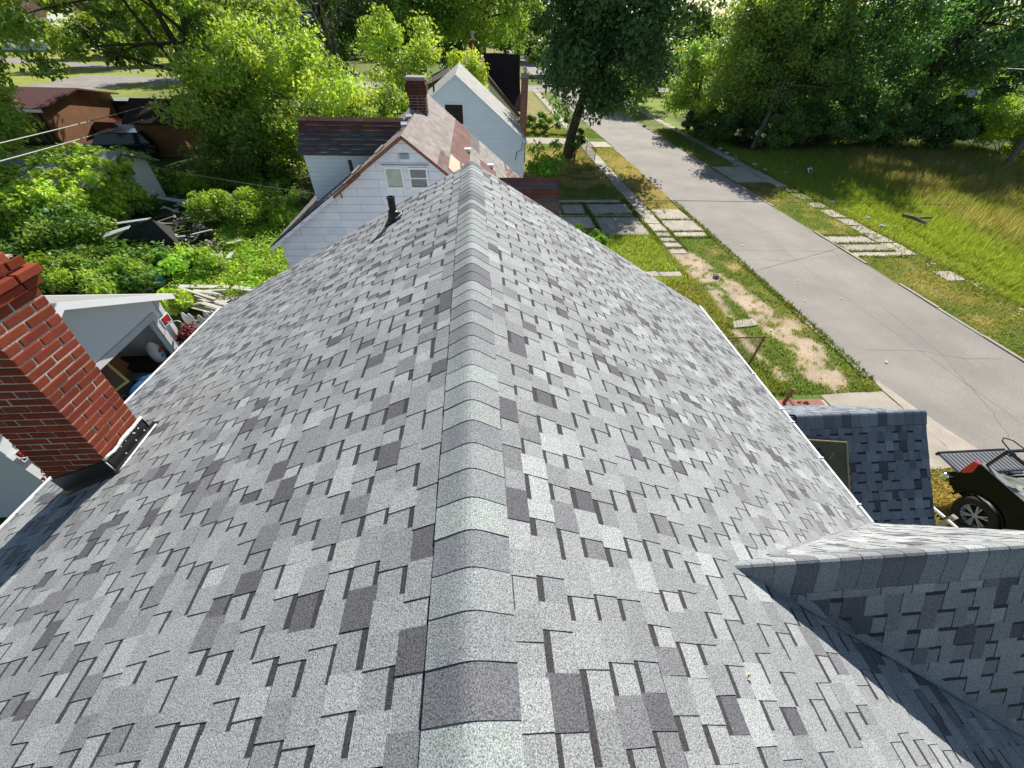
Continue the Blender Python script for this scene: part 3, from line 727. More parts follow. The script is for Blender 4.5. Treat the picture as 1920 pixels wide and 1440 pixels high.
# torn fascia bits and ridge vents lying on the ridge line
b = MB()
b.bar((nxr-1.5, ny0-.03, nzr-1.5*npl-.02), (nxr-.02, ny0-.03, nzr-.03), .03, .07); b.bar((nxr+.02, ny0-.03, nzr-.03), (nxe, ny0-.03, nzr-.03-npr*(nxe-nxr)), .03, .07)
b.build('rake_board', M_rust, nh)
b = MB(); b.bar((nxl, ny0-.02, nzl-.07), (nxr-1.5, ny0-.02, nzr-.07-1.5*npl), .03, .08); b.build('rake_trim', M_side, nh)
b = MB(); b.bar((nxr-1.95, ny0-.05, nzr-2.0*npl-.05), (nxr-1.15, ny0-.05, nzr-1.2*npl-.03), .05, .06); b.bar((nxr-1.75, ny0-.06, nzr-1.75*npl-.08), (nxr-1.72, ny0-.08, nzr-1.75*npl-.22), .03, .03); b.build('hanging_rake_scrap', M_rust, nh)
for (dx, yy, L) in ((-.09, 12.3, .34), (-.12, 13.6, .42), (-.12, 14.5, .3)):
    z = nzr+dx*npl*1.
    b = MB(); b.bar((nxr+dx, yy, z+.05), (nxr+dx-.04, yy+L, z+.06), .16, .05); b.build('ridge_metal_scrap', M_alloy, nrf)
for (dx, yy) in ((-.75, 11.35), (-1.4, 11.2), (-3.05, 11.12)):
    z = nzr+dx*npl; b = MB(); b.bar((nxr+dx, yy, z+.05), (nxr+dx+.16, yy+.32, z+.16), .07, .04); b.build('roof_bracket', M_wood, nrf)
for (v, yy) in ((1.9, 15.0), (3.1, 14.2), (2.9, 15.6)):
    x = nxr+v/cr_; z = nzr-npr*v/cr_; b = MB(); b.box(x-.1, x+.12, yy-.12, yy+.12, z-.02, z+.09); b.build('roof_vent', M_white, nrf, bevel=.02)
# chimney
nc = MB().box(nxr-.12, nxr+.16, 15.05, 15.40, nzr-.6, nzr+.5).build('chimney', M_mortar, nh)
b, zt = brick_stack(nc, nxr-.24, nxr+.28, 14.95, 15.5, nzr-.62, nzr+.74, (.10, .036, .03), 14, mortar=paint('pale_mortar', (.5, .42, .36), .95), corbel=5); b.build('brickwork', M_brick, nc, cols=True)
MB().box(nxr-.28, nxr+.32, 14.91, 15.54, zt, zt+.08).build('cap', M_dstone, nc, bevel=.01)
# windows
def window(par, xa, xb, za, zb, y, glass=M_glass, fr=M_white, out=-1, w_=.05, bar=True, axis='y'):
    P = (lambda u0, u1, d0, d1, z0, z1: (u0, u1, y+min(d0*out, d1*out), y+max(d0*out, d1*out), z0, z1)) if axis == 'y' else \
        (lambda u0, u1, d0, d1, z0, z1: (y+min(d0*out, d1*out), y+max(d0*out, d1*out), u0, u1, z0, z1))
    b = MB(); b.box(*P(xa-w_, xa, .0, .045, za-w_, zb+w_)); b.box(*P(xb, xb+w_, .0, .045, za-w_, zb+w_))
    b.box(*P(xa, xb, .0, .045, zb, zb+w_)); b.box(*P(xa, xb, .0, .05, za-w_, za))
    if bar: b.box(*P(xa, xb, .0, .03, (za+zb)/2-.015, (za+zb)/2+.015))
    f = b.build('window', fr, par); MB().box(*P(xa, xb, .004, .012, za, zb)).build('pane', glass, f); return f
yw = ny0+.165
M_curt = paint('curtained_glass', (.46, .50, .42), .25, c2=(.30, .34, .28), scale=4)
window(nh, -2.33, -1.95, 4.55, 5.0-.20+.0+.18, yw, M_curt, bar=False, w_=.045)
window(nh, -1.72, -1.32, 4.55, 4.97, yw, paint('blind_glass', (.16, .17, .19), .2, var=.3, scale=9), w_=.045)
MB().box(-2.42, -1.24, yw-.055, yw+.0, 5.035, 5.065).build('window_head', M_side, nh)
b = MB(); b.box(-1.93, -1.70, yw-.03, yw, 5.20, 5.32)
for k in range(5): b.box(-1.925, -1.705, yw-.045, yw-.03, 5.205+k*.024, 5.215+k*.024)
b.build('gable_vent', paint('grey_vent', (.42, .47, .55), .6), nh)
# left wing (gable parallel to X) and right porch
def wing(par, x0, x1, yr, zr2, wn, pitch, fn, seed, wall, wx0, wx1, wallz0=0, name='wing_roof', mat=M_sh2):
    b = MB(); cp_ = math.hypot(1, pitch); L = wn*cp_
    shingles(b, (0, yr, zr2), (1, 0, 0), (0, -1/cp_, -pitch/cp_), (0, -pitch/cp_, 1/cp_), x0, x1, L, seed, flat=fn)
    shingles(b, (0, yr, zr2), (1, 0, 0), (0, 1/cp_, -pitch/cp_), (0, pitch/cp_, 1/cp_), x0, x1, L, seed+1, flat=fn)
    b.slab([(x0, yr, zr2-.004), (x1, yr, zr2-.004), (x1, yr-wn, zr2-.004-wn*pitch), (x0, yr-wn, zr2-.004-wn*pitch)], (0, 0, -.05), (.1, .08, .08))
    b.slab([(x0, yr, zr2-.004), (x1, yr, zr2-.004), (x1, yr+wn, zr2-.004-wn*pitch), (x0, yr+wn, zr2-.004-wn*pitch)][::-1], (0, 0, -.05), (.1, .08, .08))
    b.build(name, mat, par, cols=True)
    ze = zr2-(wn-.1)*pitch-.06
    b = MB(); yw0 = yr-wn+.1
    b.slab([(wx0, yw0+.02, wallz0), (wx0, yr+wn-.1, wallz0), (wx0, yr+wn-.1, ze), (wx0, yr, zr2-.08), (wx0, yw0+.02, ze)], (wx1-wx0, 0, 0))
    lap(b, yw0+.02, wallz0, ze, lambda z: (wx0, wx1), .21)
    b.build(name.replace('roof', 'wall'), wall, par)
wcol = lambda u, v, q: tuple(a*q.uniform(.8, 1.15) for a in ((.17, .08, .065) if v < .5 else (.12, .108, .10)))
wing(nh, -4.78, -2.0, 13.0, CH-2.02, .86, .80, wcol, 71, M_sideb, -4.68, -2.4)
pcol = lambda u, v, q: tuple(a*q.uniform(.8, 1.15) for a in ((.22, .09, .065) if int(v/.143) in (0, 3, 4) else (.15, .125, .12) if v < .9 else (.22, .15, .13)))
wing(nh, .3, 2.88, 14.8, CH-4.0, 1.35, 1.05, pcol, 75, M_side, .5, 2.6, name='porch_roof')
b = MB(); b.lathe([(.05, 0), (.05, .38), (.04, .38)], (-3.35, 11.75, nzr-npl*1.55-.05), 'Z', 14); b.build('vent_pipe', M_black, nh)
# ---------------------------------------------------------------- third house (pale blue)
h3 = thing('house', 'pale blue house with a dark square opening in its gable', 'house', (-.89, 24, 0))
ty0, ty1, txr, tzr = 24., 31.5, -.89, CH-1.94; tpl, tpr = .70, .765; txl, txe = -4.4, 2.75
b = MB(); wl3 = lambda z: max(txl+.15, txr-(tzr-.05-z)/tpl); wr3 = lambda z: min(txe-.12, txr+(tzr-.05-z)/tpr)
b.slab([(txl+.15, ty0+.11, 0), (txe-.12, ty0+.11, 0), (txe-.12, ty0+.11, tzr-.08-tpr*(txe-.12-txr)), (txr, ty0+.11, tzr-.08), (txl+.15, ty0+.11, tzr-.08-tpl*(txr-txl-.15))], (0, ty1-ty0-.25, 0))
lap(b, ty0+.11, .2, tzr-.05, lambda z: (wl3(z), wr3(z)), .115)
b.build('wall', M_sideb, h3)
b = MB()
g3 = lambda u, v, q: tuple(a*q.uniform(.88, 1.1) for a in (.40, .40, .37))
c3_, c4_ = math.hypot(1, tpr), math.hypot(1, tpl)
shingles(b, (txr, 0, tzr), (0, 1, 0), (1/c3_, 0, -tpr/c3_), (tpr/c3_, 0, 1/c3_), ty0, ty1, (txe-txr)*c3_, 81, flat=g3)
shingles(b, (txr, 0, tzr), (0, 1, 0), (-1/c4_, 0, -tpl/c4_), (-tpl/c4_, 0, 1/c4_), ty0, ty1, (txr-txl)*c4_, 82, flat=g3)
b.build('roof', M_sh2, h3, cols=True)
b = MB(); b.bar((txl, ty0-.02, tzr-.05-tpl*(txr-txl)), (txr, ty0-.02, tzr-.04), .04, .1); b.bar((txr, ty0-.02, tzr-.04), (txe, ty0-.02, tzr-.05-tpr*(txe-txr)), .04, .1); b.build('rake_trim', paint('pale_blue_trim', (.62, .70, .76), .5), h3)
MB().box(-1.52, -.62, ty0+.04, ty0+.095, CH-3.95, CH-3.13).build('opening_shade_panel', M_dark, h3)  # solid panel on the wall, the shade inside put into its colour
b = MB(); b.box(-1.57, -1.52, ty0+.03, ty0+.1, CH-4.0, CH-3.08); b.box(-.62, -.57, ty0+.03, ty0+.1, CH-4.0, CH-3.08); b.box(-1.52, -.62, ty0+.03, ty0+.1, CH-3.13, CH-3.08); b.build('window_frame', M_white, h3)
MB().lathe([(.05, 0), (.05, .5), (.04, .5)], (-2.1, 25.3, CH-2.95), 'Z', 12).build('vent_pipe', M_black, h3)
b = MB(); b.tube([(2.5, 24.0, CH-4.75), (2.45, 23.9, CH-5.1), (2.2, 23.95, CH-5.2), (2.15, 23.98, CH-5.6)], .02, 5); b.build('cable', M_wired, h3)
# ---------------------------------------------------------------- fourth house (cream and brown)
h4 = thing('house', 'cream house with brown roof and wide brown gable boards', 'house', (.2, 36, 0))
fy, fzr, fxr = 36., CH-2.05, .1; fl, fr_ = .42, .95; fx0, fx1 = -4.2, 3.45
b = MB(); b.slab([(fx0+.3, fy+.15, 0), (fx1-.1, fy+.15, 0), (fx1-.1, fy+.15, fzr-.12-fr_*(fx1-.1-fxr)), (fxr, fy+.15, fzr-.12), (fx0+.3, fy+.15, fzr-.12-fl*(fxr-fx0-.3))], (0, 8, 0)); b.build('wall', M_cream, h4)
b = MB(); b.slab([(fxr, fy, fzr), (fxr, fy+8.5, fzr), (fx1, fy+8.5, fzr-fr_*(fx1-fxr)), (fx1, fy, fzr-fr_*(fx1-fxr))][::-1], (0, 0, -.08))
b.slab([(fxr, fy, fzr), (fxr, fy+8.5, fzr), (fx0, fy+8.5, fzr-fl*(fxr-fx0)), (fx0, fy, fzr-fl*(fxr-fx0))], (0, 0, -.08))
b.build('roof', M_brownroof, h4)
b = MB(); b.bar((fx0, fy-.03, fzr-.12-fl*(fxr-fx0)), (fxr, fy-.03, fzr-.12), .05, .24); b.bar((fxr, fy-.03, fzr-.12), (fx1, fy-.03, fzr-.14-fr_*(fx1-fxr)), .05, .24); b.build('gable_board', M_brownf, h4)
b = MB(); b.slab([(.7, 39.6, CH-1.85), (3.6, 39.6, CH-1.85), (3.6, 37.2, CH-4.5), (.7, 37.2, CH-4.5)], (0, 0, -.1)); b.slab([(.7, 39.6, CH-1.85), (3.6, 39.6, CH-1.85), (3.6, 42, CH-4.5), (.7, 42, CH-4.5)][::-1], (0, 0, -.1))
b.slab([(2.4, 37.5, CH-4.1), (4.0, 37.5, CH-4.1), (4.0, 36.3, CH-5.0), (2.6, 36.3, CH-5.0)], (0, 0, -.1))
b.build('cross_roof', M_brownroof, h4)
MB().slab([(3.4, 37.4, 0), (3.4, 41.8, 0), (3.4, 41.8, CH-4.5), (3.4, 39.6, CH-2.05), (3.4, 37.4, CH-4.5)], (-2, 0, 0)).build('side_wall', M_cream, h4)
window(h4, -3.2, -2.8, CH-4.6, CH-3.7, fy+.15, w_=.06, bar=False)
c4 = MB().box(-.05, .15, 38.9, 39.1, CH-3, CH-1.0).build('chimney', M_mortar, h4)
b, zt = brick_stack(c4, -.2, .22, 38.8, 39.25, CH-2.4, CH-1.05, (.17, .045, .035), 90, corbel=2); b.build('brickwork', M_brick, c4, cols=True)
MB().lathe([(.09, 0), (.09, .35), (.15, .36), (.15, .42), (.1, .5), (0, .5)], (0, 39, zt), 'Z', 14).build('flue_cap', M_alloy, c4)
tc = thing('chimney', 'tall slender red brick chimney standing between the pale blue and brown roofed houses', 'chimney', (3.45, 33, 0))
MB().box(3.35, 3.55, 32.9, 33.1, 0, CH-2.8).build('mortar_core', M_mortar, tc)
b, zt = brick_stack(tc, 3.22, 3.66, 32.8, 33.25, 0.05, CH-2.75, (.27, .085, .055), 92, corbel=0); b.build('brickwork', M_brick, tc, cols=True)
MB().box(3.2, 3.68, 32.78, 33.27, zt, zt+.28).build('cap', M_dstone, tc)
MB().lathe([(.1, 0), (.1, .15), (.16, .16), (.16, .22), (.05, .3), (0, .3)], (3.44, 33, zt+.28), 'Z', 14).build('flue_cap', M_alloy, tc)
b = MB(); b.tube([(3.2, 32.75, CH-5.4), (2.7, 32.2, CH-5.5), (2.2, 31.4, CH-5.75)], .03, 6); b.build('brace_rod', M_steel, tc)

# ---------------------------------------------------------------- garage behind the house
gx, gy0, gy1, gyr, gzr, gp_ = -8.44, 4.72, 9.42, 6.98, CH-4.10, .50
ga = thing('garage', 'white backyard garage with its wide door standing open', 'garage', (gx, gyr, 0))
zge = lambda y: gzr-gp_*abs(y-gyr)
oy0, oy1, oz = 5.15, 8.95, 2.0
b = MB()
# front wall as jambs + gable with real opening
b.slab([(gx, gy0, 0), (gx, oy0, 0), (gx, oy0, oz), (gx, gy0, oz)], (-.12, 0, 0)); b.slab([(gx, oy1, 0), (gx, gy1, 0), (gx, gy1, oz), (gx, oy1, oz)], (-.12, 0, 0))
b.slab([(gx, gy0, oz), (gx, gy1, oz), (gx, gy1, zge(gy1)-.08), (gx, gyr, gzr-.08), (gx, gy0, zge(gy0)-.08)], (-.12, 0, 0))
lap(b, gx+.003, oz+.16, gzr-.1, lambda z: (max(gy0, gyr-(gzr-.06-z)/gp_), min(gy1, gyr+(gzr-.06-z)/gp_)), .115, out=1, axis='x')
b.box(gx-6.5, gx-.12, gy0, gy0+.1, 0, zge(gy0)-.08); b.box(gx-6.5, gx-.12, gy1-.1, gy1, 0, zge(gy1)-.08); b.box(gx-6.5, gx-6.4, gy0+.1, gy1-.1, 0, 2.3)
b.build('wall', M_white, ga)
b = MB(); b.box(gx+.02, gx+.05, oy0-.14, oy1+.02, oz, oz+.15); b.box(gx+.02, gx+.055, oy1+.0, oy1+.16, 0, oz+.15-.001); b.box(gx+.02, gx+.055, oy0-.16, oy0, 0, oz-.001)
b.box(gx+.02, gx+.06, gy1-.12, gy1+.02, 0, zge(gy1)-.1)
b.build('door_trim', paint('grey_white_trim', (.66, .68, .68), .5), ga)
b = MB()
for s_, ye in ((1, 9.50), (-1, 4.5)):
    Pp = [(gx+.42, gyr, gzr), (gx+.42, ye, zge(ye)), (gx-6.8, ye, zge(ye)), (gx-6.8, gyr, gzr)]
    b.slab(Pp if s_ > 0 else Pp[::-1], (0, 0, -.06))
b.build('roof', M_groof, ga)
b = MB()
for ye in (9.50, 4.5):
    b.slab([(gx+.43, gyr, gzr+.01), (gx+.43, ye, zge(ye)+.01), (gx+.43, ye, zge(ye)-.14), (gx+.43, gyr, gzr-.15)], (.025, 0, 0))
    s_ = .02 if ye > 7 else -.02
    b.box(gx-6.8, gx+.455, min(ye, ye+s_), max(ye, ye+s_), zge(ye)-.15, zge(ye)+.0)
    b.slab([(gx+.42, gyr, gzr-.07), (gx+.42, ye, zge(ye)-.07), (gx-.0, ye, zge(ye)-.07), (gx-.0, gyr, gzr-.07)], (0, 0, -.02))
b.build('fascia', M_white, ga)
MB().box(gx-6.4, gx+.3, gy0+.1, gy1-.1, .0, .03).build('floor', M_dstone, ga)
# things stored inside
b = MB(); b.box(gx-1.75, gx-1.70, 8.0, 9.35, .03, 2.1); pn = b.build('panel_board', paint('tan_board', (.46, .40, .30), .8)); tag(pn, 'tall tan board leaning at the back of the open garage', 'board')
b = MB(); M_ = Matrix.Translation((gx-.75, 8.55, .03)) @ Matrix.Rotation(R(12), 4, 'X') @ Matrix.Rotation(R(-18), 4, 'Y'); b.box(0, .04, -.18, .22, 0, 1.85, (1, 1, 1), M_)
tag(b.build('cupboard_door', paint('brown_wood', (.23, .09, .03), .6)), 'brown wooden door leaning inside the open garage', 'door')
pf = thing('picture_frame', 'large yellow framed picture leaning inside the garage doorway', 'picture frame', (gx-.5, 7.3, .9))
def frame_rect(c, u, v, w_, h, t, th, par):
    c, u, v = [np.array(a, float) for a in (c, u, v)]; n = np.cross(u, v); b = MB()
    for (a, b_, d, e_) in ((-w_, w_, h-t, h), (-w_, w_, -h, -h+t), (-w_, -w_+t, -h+t, h-t), (w_-t, w_, -h+t, h-t)):
        b.slab([c+u*a+v*d, c+u*b_+v*d, c+u*b_+v*e_, c+u*a+v*e_], n*th)
    b.build('frame', paint('yellow_wood', (.55, .40, .10), .5), par)
    b = MB(); b.slab([c-u*(w_-t)-v*(h-t)+n*.003, c+u*(w_-t)-v*(h-t)+n*.003, c+u*(w_-t)+v*(h-t)+n*.003, c-u*(w_-t)+v*(h-t)+n*.003], n*.01); b.build('picture', paint('brown_print', (.12, .055, .02), .5, c2=(.04, .02, .012), scale=4), par)
frame_rect((gx-.45, 7.15, 1.55), (.25, .97, 0), (-.25, .06, .96), .48, .42, .06, .03, pf)
b = MB(); M_ = Matrix.Translation((gx-.6, 7.9, .7)); b.box(-.35, .35, -.4, .45, 0, .07, (1, 1, 1), M_)
for sx in (-.3, .3):
    for sy in (-.3, .35): b.bar(M_ @ Vector((sx, sy, 0)), M_ @ Vector((sx*1.2, sy*1.2, -.68)), .04)
tag(b.build('folding_table', M_steel), 'grey folding work stand among the clutter in the garage', 'table')
def drape(name, cx_, cy_, z0, sx, sy, hh, mat, label, cat, seed, n=26, par=None):
    q = np.random.RandomState(seed); u = np.linspace(-1, 1, n); X_, Y_ = np.meshgrid(u, u)
    r = np.sqrt(X_**2+Y_**2); H = hh*np.clip(1-r**2.2, 0, 1)+.22*hh*(fbm(X_*2+seed, Y_*2, 1.6, seed)-.5)+.10*hh*np.abs(np.sin(6*np.arctan2(Y_, X_)+3*r))*r
    H = np.maximum(H, .004)
    V = np.stack([cx_+X_*sx*(1+.1*np.sin(5*Y_)), cy_+Y_*sy*(1+.1*np.sin(4*X_)), z0+H], -1).reshape(-1, 3)
    id_ = np.arange(n*n).reshape(n, n); F = np.stack([id_[:-1, :-1], id_[:-1, 1:], id_[1:, 1:], id_[1:, :-1]], -1).reshape(-1, 4)
    o = mesh_np(name, V, F, mat, parent=par, smooth=True)
    if label: tag(o, label, cat)
    return o
drape('tarp', gx-.15, 7.75, .03, .75, 1.0, .95, M_tarp, 'blue tarp heaped over a pile in the garage doorway', 'tarp', 3)
drape('blue_cloth', gx+.32, 7.25, .55, .22, .25, .42, paint('bright_blue_cloth', (.03, .36, .72), .5), 'bright blue crumpled cloth beside the garage tarp', 'cloth', 9, 14)
b = MB(); b.lathe([(.0, .0), (.13, .0), (.16, .2), (.15, .4), (.09, .52), (.03, .58)], (gx-.25, 8.72, .9), 'Z', 12); sb = b.build('feed_sack', paint('white_sack', (.62, .6, .58), .6, var=.2, scale=6), smooth=True); tag(sb, 'white printed sack just inside the garage door jamb', 'sack')
b = MB(); b.slab([(gx-.25+.145, 8.72-.06, 1.18), (gx-.25+.15, 8.72+.05, 1.17), (gx-.25+.135, 8.72+.06, 1.28), (gx-.25+.12, 8.72-.03, 1.31)], (.02, 0, 0)); b.build('red_print', M_signred, sb)
b = MB(); b.slab([(gx-.25+.145, 8.72-.07, 1.04), (gx-.25+.145, 8.72+.07, 1.03), (gx-.25+.15, 8.72+.07, 1.13), (gx-.25+.15, 8.72-.05, 1.14)], (.02, 0, 0)); b.build('blue_print', paint('blue_print', (.05, .3, .5), .5), sb, smooth=True)
b = MB(); b.box(gx-1.4, gx-.2, 8.45, 8.95, .03, .88); tag(b.build('storage_box', M_dark, bevel=.02), 'dark storage box under the white sack in the garage', 'box')
for (y, lab, ww) in ((8.3, 'pale wooden pole leaning in the middle of the garage', .035), (8.62, 'dark pole leaning beside the tan board in the garage', .03)):
    b = MB(); b.bar((gx-1.3, y+.1, .05), (gx-1.66, y+.25, 1.95), ww); tag(b.build('pole', M_wood if ww > .032 else M_black), lab, 'pole')
# KEEP OUT signs
def text_obj(txt, size, Mw, mat, name, parent, ext=.001):
    cu = bpy.data.curves.new(name, 'FONT'); cu.body = txt; cu.size = size; cu.align_x = 'CENTER'; cu.align_y = 'CENTER'; cu.extrude = ext
    cu.offset = size*.012
    o = bpy.data.objects.new(name, cu); C.objects.link(o); bpy.context.view_layer.update()
    dg = bpy.context.evaluated_depsgraph_get(); me = bpy.data.meshes.new_from_object(o.evaluated_get(dg))
    me.transform(Mw); bpy.data.objects.remove(o); off = woff(parent); me.transform(Matrix.Translation(-off))
    me.materials.clear(); me.materials.append(mat); o2 = bpy.data.objects.new(name, me); C.objects.link(o2); o2.parent = parent; return o2
def keepout(y, z, lab, tilt=0):
    t = thing('keep_out_sign', lab, 'sign', (gx+.075, y, z))
    MB().box(gx+.07, gx+.076, y-.17, y+.17, z-.125, z+.125).build('board', M_white, t)
    MB().box(gx+.077, gx+.08, y-.145, y+.145, z-.10, z+.10).build('black_panel', M_black, t)
    base = Matrix.Translation((gx+.082, y, z)) @ Matrix(((0, 0, 1, 0), (1, 0, 0, 0), (0, 1, 0, 0), (0, 0, 0, 1)))
    text_obj('KEEP', .115, base @ Matrix.Translation((0, .048, 0)), paint('sign_letter_red', (.8, .03, .02), .4), 'word_keep', t)
    text_obj('OUT', .115, base @ Matrix.Translation((0, -.048, 0)), paint('sign_letter_red', (.8, .03, .02), .4), 'word_out', t)
keepout(9.28, CH-6.0, 'red and black KEEP OUT sign on the garage corner near the picket fence')
keepout(4.93, CH-5.93, 'red and black KEEP OUT sign beside the chimney base')

# ---------------------------------------------------------------- foliage machinery
LB = 2.15
def leaves(centers, radii, per, size, base, seed, var=.28, yel=.3, upb=.35, shell=.55, narrow=.55, hang=0.):
    """rhombic leaf faces scattered through clumps -> (V, F, cols)"""
    q = np.random.RandomState(seed); K = len(centers); centers = np.asarray(centers, float); radii = np.asarray(radii, float)
    if radii.ndim == 1: radii = np.stack([radii, radii, radii*.75], -1)
    n = K*per; ci = np.repeat(np.arange(K), per)
    d = q.normal(size=(n, 3)); d /= np.linalg.norm(d, axis=1)[:, None]
    r = q.rand(n)**shell
    P = centers[ci]+d*r[:, None]*radii[ci]
    P[:, 2] -= hang*q.rand(n)
    nn = d*.5+q.normal(size=(n, 3))*.6; nn[:, 2] += upb; nn /= np.linalg.norm(nn, axis=1)[:, None]
    t = q.normal(size=(n, 3)); t[:, 2] -= .4; a = np.cross(nn, t); a /= np.linalg.norm(a, axis=1)[:, None]; b = np.cross(nn, a)
    s = size*(.6+.8*q.rand(n))[:, None]
    V = np.stack([P-b*s*.6, P+a*s*narrow*.6, P+b*s*.6, P-a*s*narrow*.6], 1).reshape(-1, 3)
    F = np.arange(n*4).reshape(n, 4)
    base = np.array(base)*LB; cv = (1+var*q.normal(size=K)).clip(.55, 1.6)[ci]; lv = (1+.22*q.normal(size=n)).clip(.5, 1.6)
    yl = (q.rand(K)**2*yel)[ci]+.15*q.rand(n)*yel
    col = base[None]*(cv*lv)[:, None]; col = col*(1-yl[:, None])+np.array([.17, .21, .04])[None]*yl[:, None]*(base.mean()/.07)
    return V, F, col
def crown_pts(cx_, cy_, z0, z1, rx, ry, K, seed, shape='ell'):
    q = np.random.RandomState(seed); out = []
    cz = (z0+z1)/2; hz = (z1-z0)/2
    while len(out) < K:
        p = q.uniform(-1, 1, 3); r = np.linalg.norm(p)
        if r > 1 or r < .35 and q.rand() < .6: continue
        k = 1.0
        if shape == 'cone': k = 1-.45*(p[2]+1)/2
        bump = .78+.34*vn(p[0]*2+seed, p[1]*2+p[2]*3, 1.5, seed % 7)
        out.append((cx_+p[0]*rx*k*bump, cy_+p[1]*ry*k*bump, cz+p[2]*hz*bump))
    return np.array(out)
def tree(name, label, x, y, h, rx, trunk=.25, z0=2.5, K=60, per=300, size=.22, base=(.06, .12, .02), seed=1, hole=None, lean=(0, 0), mat=None, cr=(.10, .16), yel=.35, group=None,
         clump=1.0, limbs=12, fork=None, ry=None, hang=0, cat='tree', bark=None, shape='ell', cx=None, per_scale=1):
    t = thing(name, label, cat, (x, y, 0), group=group)
    q = random.Random(seed); ry = ry or rx
    cxx = x+lean[0] if cx is None else cx[0]; cyy = y+lean[1] if cx is None else cx[1]
    P = crown_pts(cxx, cyy, z0, h, rx, ry, K, seed, shape)
    if hole:                                   # keep an opening through which the fork shows
        P = P[~((np.abs(P[:, 0]-hole[0]) < hole[2]) & (P[:, 1] < y+1.) & (np.abs(P[:, 2]-hole[1]) < hole[3]))]; K = len(P)
    rad = np.array([clump*q.uniform(.7, 1.35) for _ in range(K)])
    V, F, col = leaves(P, rad, per, size, base, seed+5, yel=yel, hang=hang)
    b = MB(); fz = fork or (z0+(h-z0)*.18)
    top = np.array([x+lean[0]*.8, y+lean[1]*.8, h*.86]); fk = np.array([x+lean[0]*fz/h*1.2, y+lean[1]*fz/h*1.2, fz])
    def bez(a, c, rs, re, bend=.25, n=6):
        a = np.array(a); c = np.array(c); m_ = (a+c)/2+np.array([q.uniform(-1, 1), q.uniform(-1, 1), q.uniform(.0, .8)])*np.linalg.norm(c-a)*bend
        pts = [a*(1-s)**2+2*m_*s*(1-s)+c*s*s for s in np.linspace(0, 1, n)]; b.tube(pts, list(np.linspace(rs, re, n)), 7)
    b.tube([(x, y, -.15), (x+(fk[0]-x)*.12, y+(fk[1]-y)*.12, .25), tuple((np.array([x, y, 0])+fk)/2+np.array([q.uniform(-.1, .1), q.uniform(-.1, .1), 0])), tuple(fk)], [trunk*1.5, trunk*1.08, trunk*.9, trunk*.8], 10)
    bez(fk, top, trunk*.72, trunk*.12, .08, 8)
    idxs = q.sample(range(K), min(limbs, K))
    for i in idxs:
        s = q.uniform(0, .55); st = fk*(1-s)+top*s; bez(st, P[i], trunk*.38*(1-s*.5), trunk*.06, .15)
    b.build('trunk', bark or M_bark, t, smooth=True)
    mesh_np('crown', V, F, mat or M_leaf, col, t)
    return t
def shrub(name, label, x, y, h, rx, K=14, per=260, size=.12, base=(.07, .14, .02), seed=1, ry=None, yel=.4, z=0, cat='shrub', group=None, mat=None, narrow=.55):
    t = thing(name, label, cat, (x, y, z), group=group); q = random.Random(seed); ry = ry or rx
    P = crown_pts(x, y, z+h*.12, z+h, rx, ry, K, seed); P[:, 2] = z+np.abs(P[:, 2]-z)
    rad = np.array([q.uniform(.6, 1.2)*min(rx, ry, h)*.42 for _ in range(K)])
    V, F, col = leaves(P, rad, per, size, base, seed+3, yel=yel, narrow=narrow)
    V[:, 2] = np.maximum(V[:, 2], z+.01)
    b = MB()
    for i in range(min(7, K)): b.tube([(x+q.uniform(-.1, .1), y+q.uniform(-.1, .1), z-.05), tuple((np.array([x, y, z])+P[i])/2+np.array([0, 0, .1])), tuple(P[i])], [.035, .025, .01], 5)
    b.build('stems', M_bark, t); mesh_np('foliage', V, F, mat or M_leaf, col, t); return t
def basket(x, y, z, lab, seed):
    t = thing('hanging_basket', lab, 'hanging plant', (x, y, z))
    MB().lathe([(.02, -.13), (.13, -.12), (.18, .02), (.19, .03), (.17, .0), (.0, -.02)], (x, y, z), 'Z', 18).build('pot', paint('teal_pot', (.04, .28, .27), .5), t)
    b = MB(); b.tube([(gx+.06, y, z+.46), (x-.05, y, z+.50), (x, y, z+.46)], .012, 6)
    for a in (0, 2.1, 4.2): b.tube([(x, y, z+.45), (x+.17*math.cos(a), y+.17*math.sin(a), z+.02)], .005, 5)
    b.build('bracket', M_white, t)
    q = np.random.RandomState(seed); P = np.array([[x, y, z+.12]]+[[x+q.uniform(-.15, .15), y+q.uniform(-.15, .15), z+.1+q.uniform(-.12, .12)] for _ in range(6)])
    V, F, col = leaves(P, np.array([.2]*7), 130, .075, (.10, .022, .028), seed, yel=0, narrow=.7); mesh_np('foliage', V, F, M_leafd, col, t)
basket(gx+.42, 9.25, CH-6.52, 'hanging basket of dark red foliage by the garage door and picket fence', 3)
basket(gx+.42, 4.78, CH-6.42, 'hanging basket of dark red foliage just left of the chimney flashing', 4)
# ---------------------------------------------------------------- picket fence
pf_ = thing('picket_fence', 'grey white picket fence running from the garage corner to the house', 'fence', (-8.2, 9.6, 0))
b = MB(); q = random.Random(6); n = 17
for i in range(n):
    s = i/(n-1); x = -8.3+s*2.6; y = 9.75+s*.75; hh = 1.68+q.uniform(-.12, .06); w_ = .125
    Mx = Matrix.Translation((x, y, 0)) @ Matrix.Rotation(math.atan2(.75, 2.6), 4, 'Z') @ Matrix.Rotation(q.uniform(-.03, .03), 4, 'Y')
    pts = [Mx @ Vector(p) for p in ((-w_/2, 0, .05), (w_/2, 0, .05), (w_/2, 0, hh-.12), (w_/4, 0, hh-.02), (0, 0, hh), (-w_/4, 0, hh-.02), (-w_/2, 0, hh-.12))]
    b.slab(pts, (-.01, .022, 0))
b.build('pickets', paint('grey_white_picket', (.60, .61, .63), .6, var=.2), pf_)
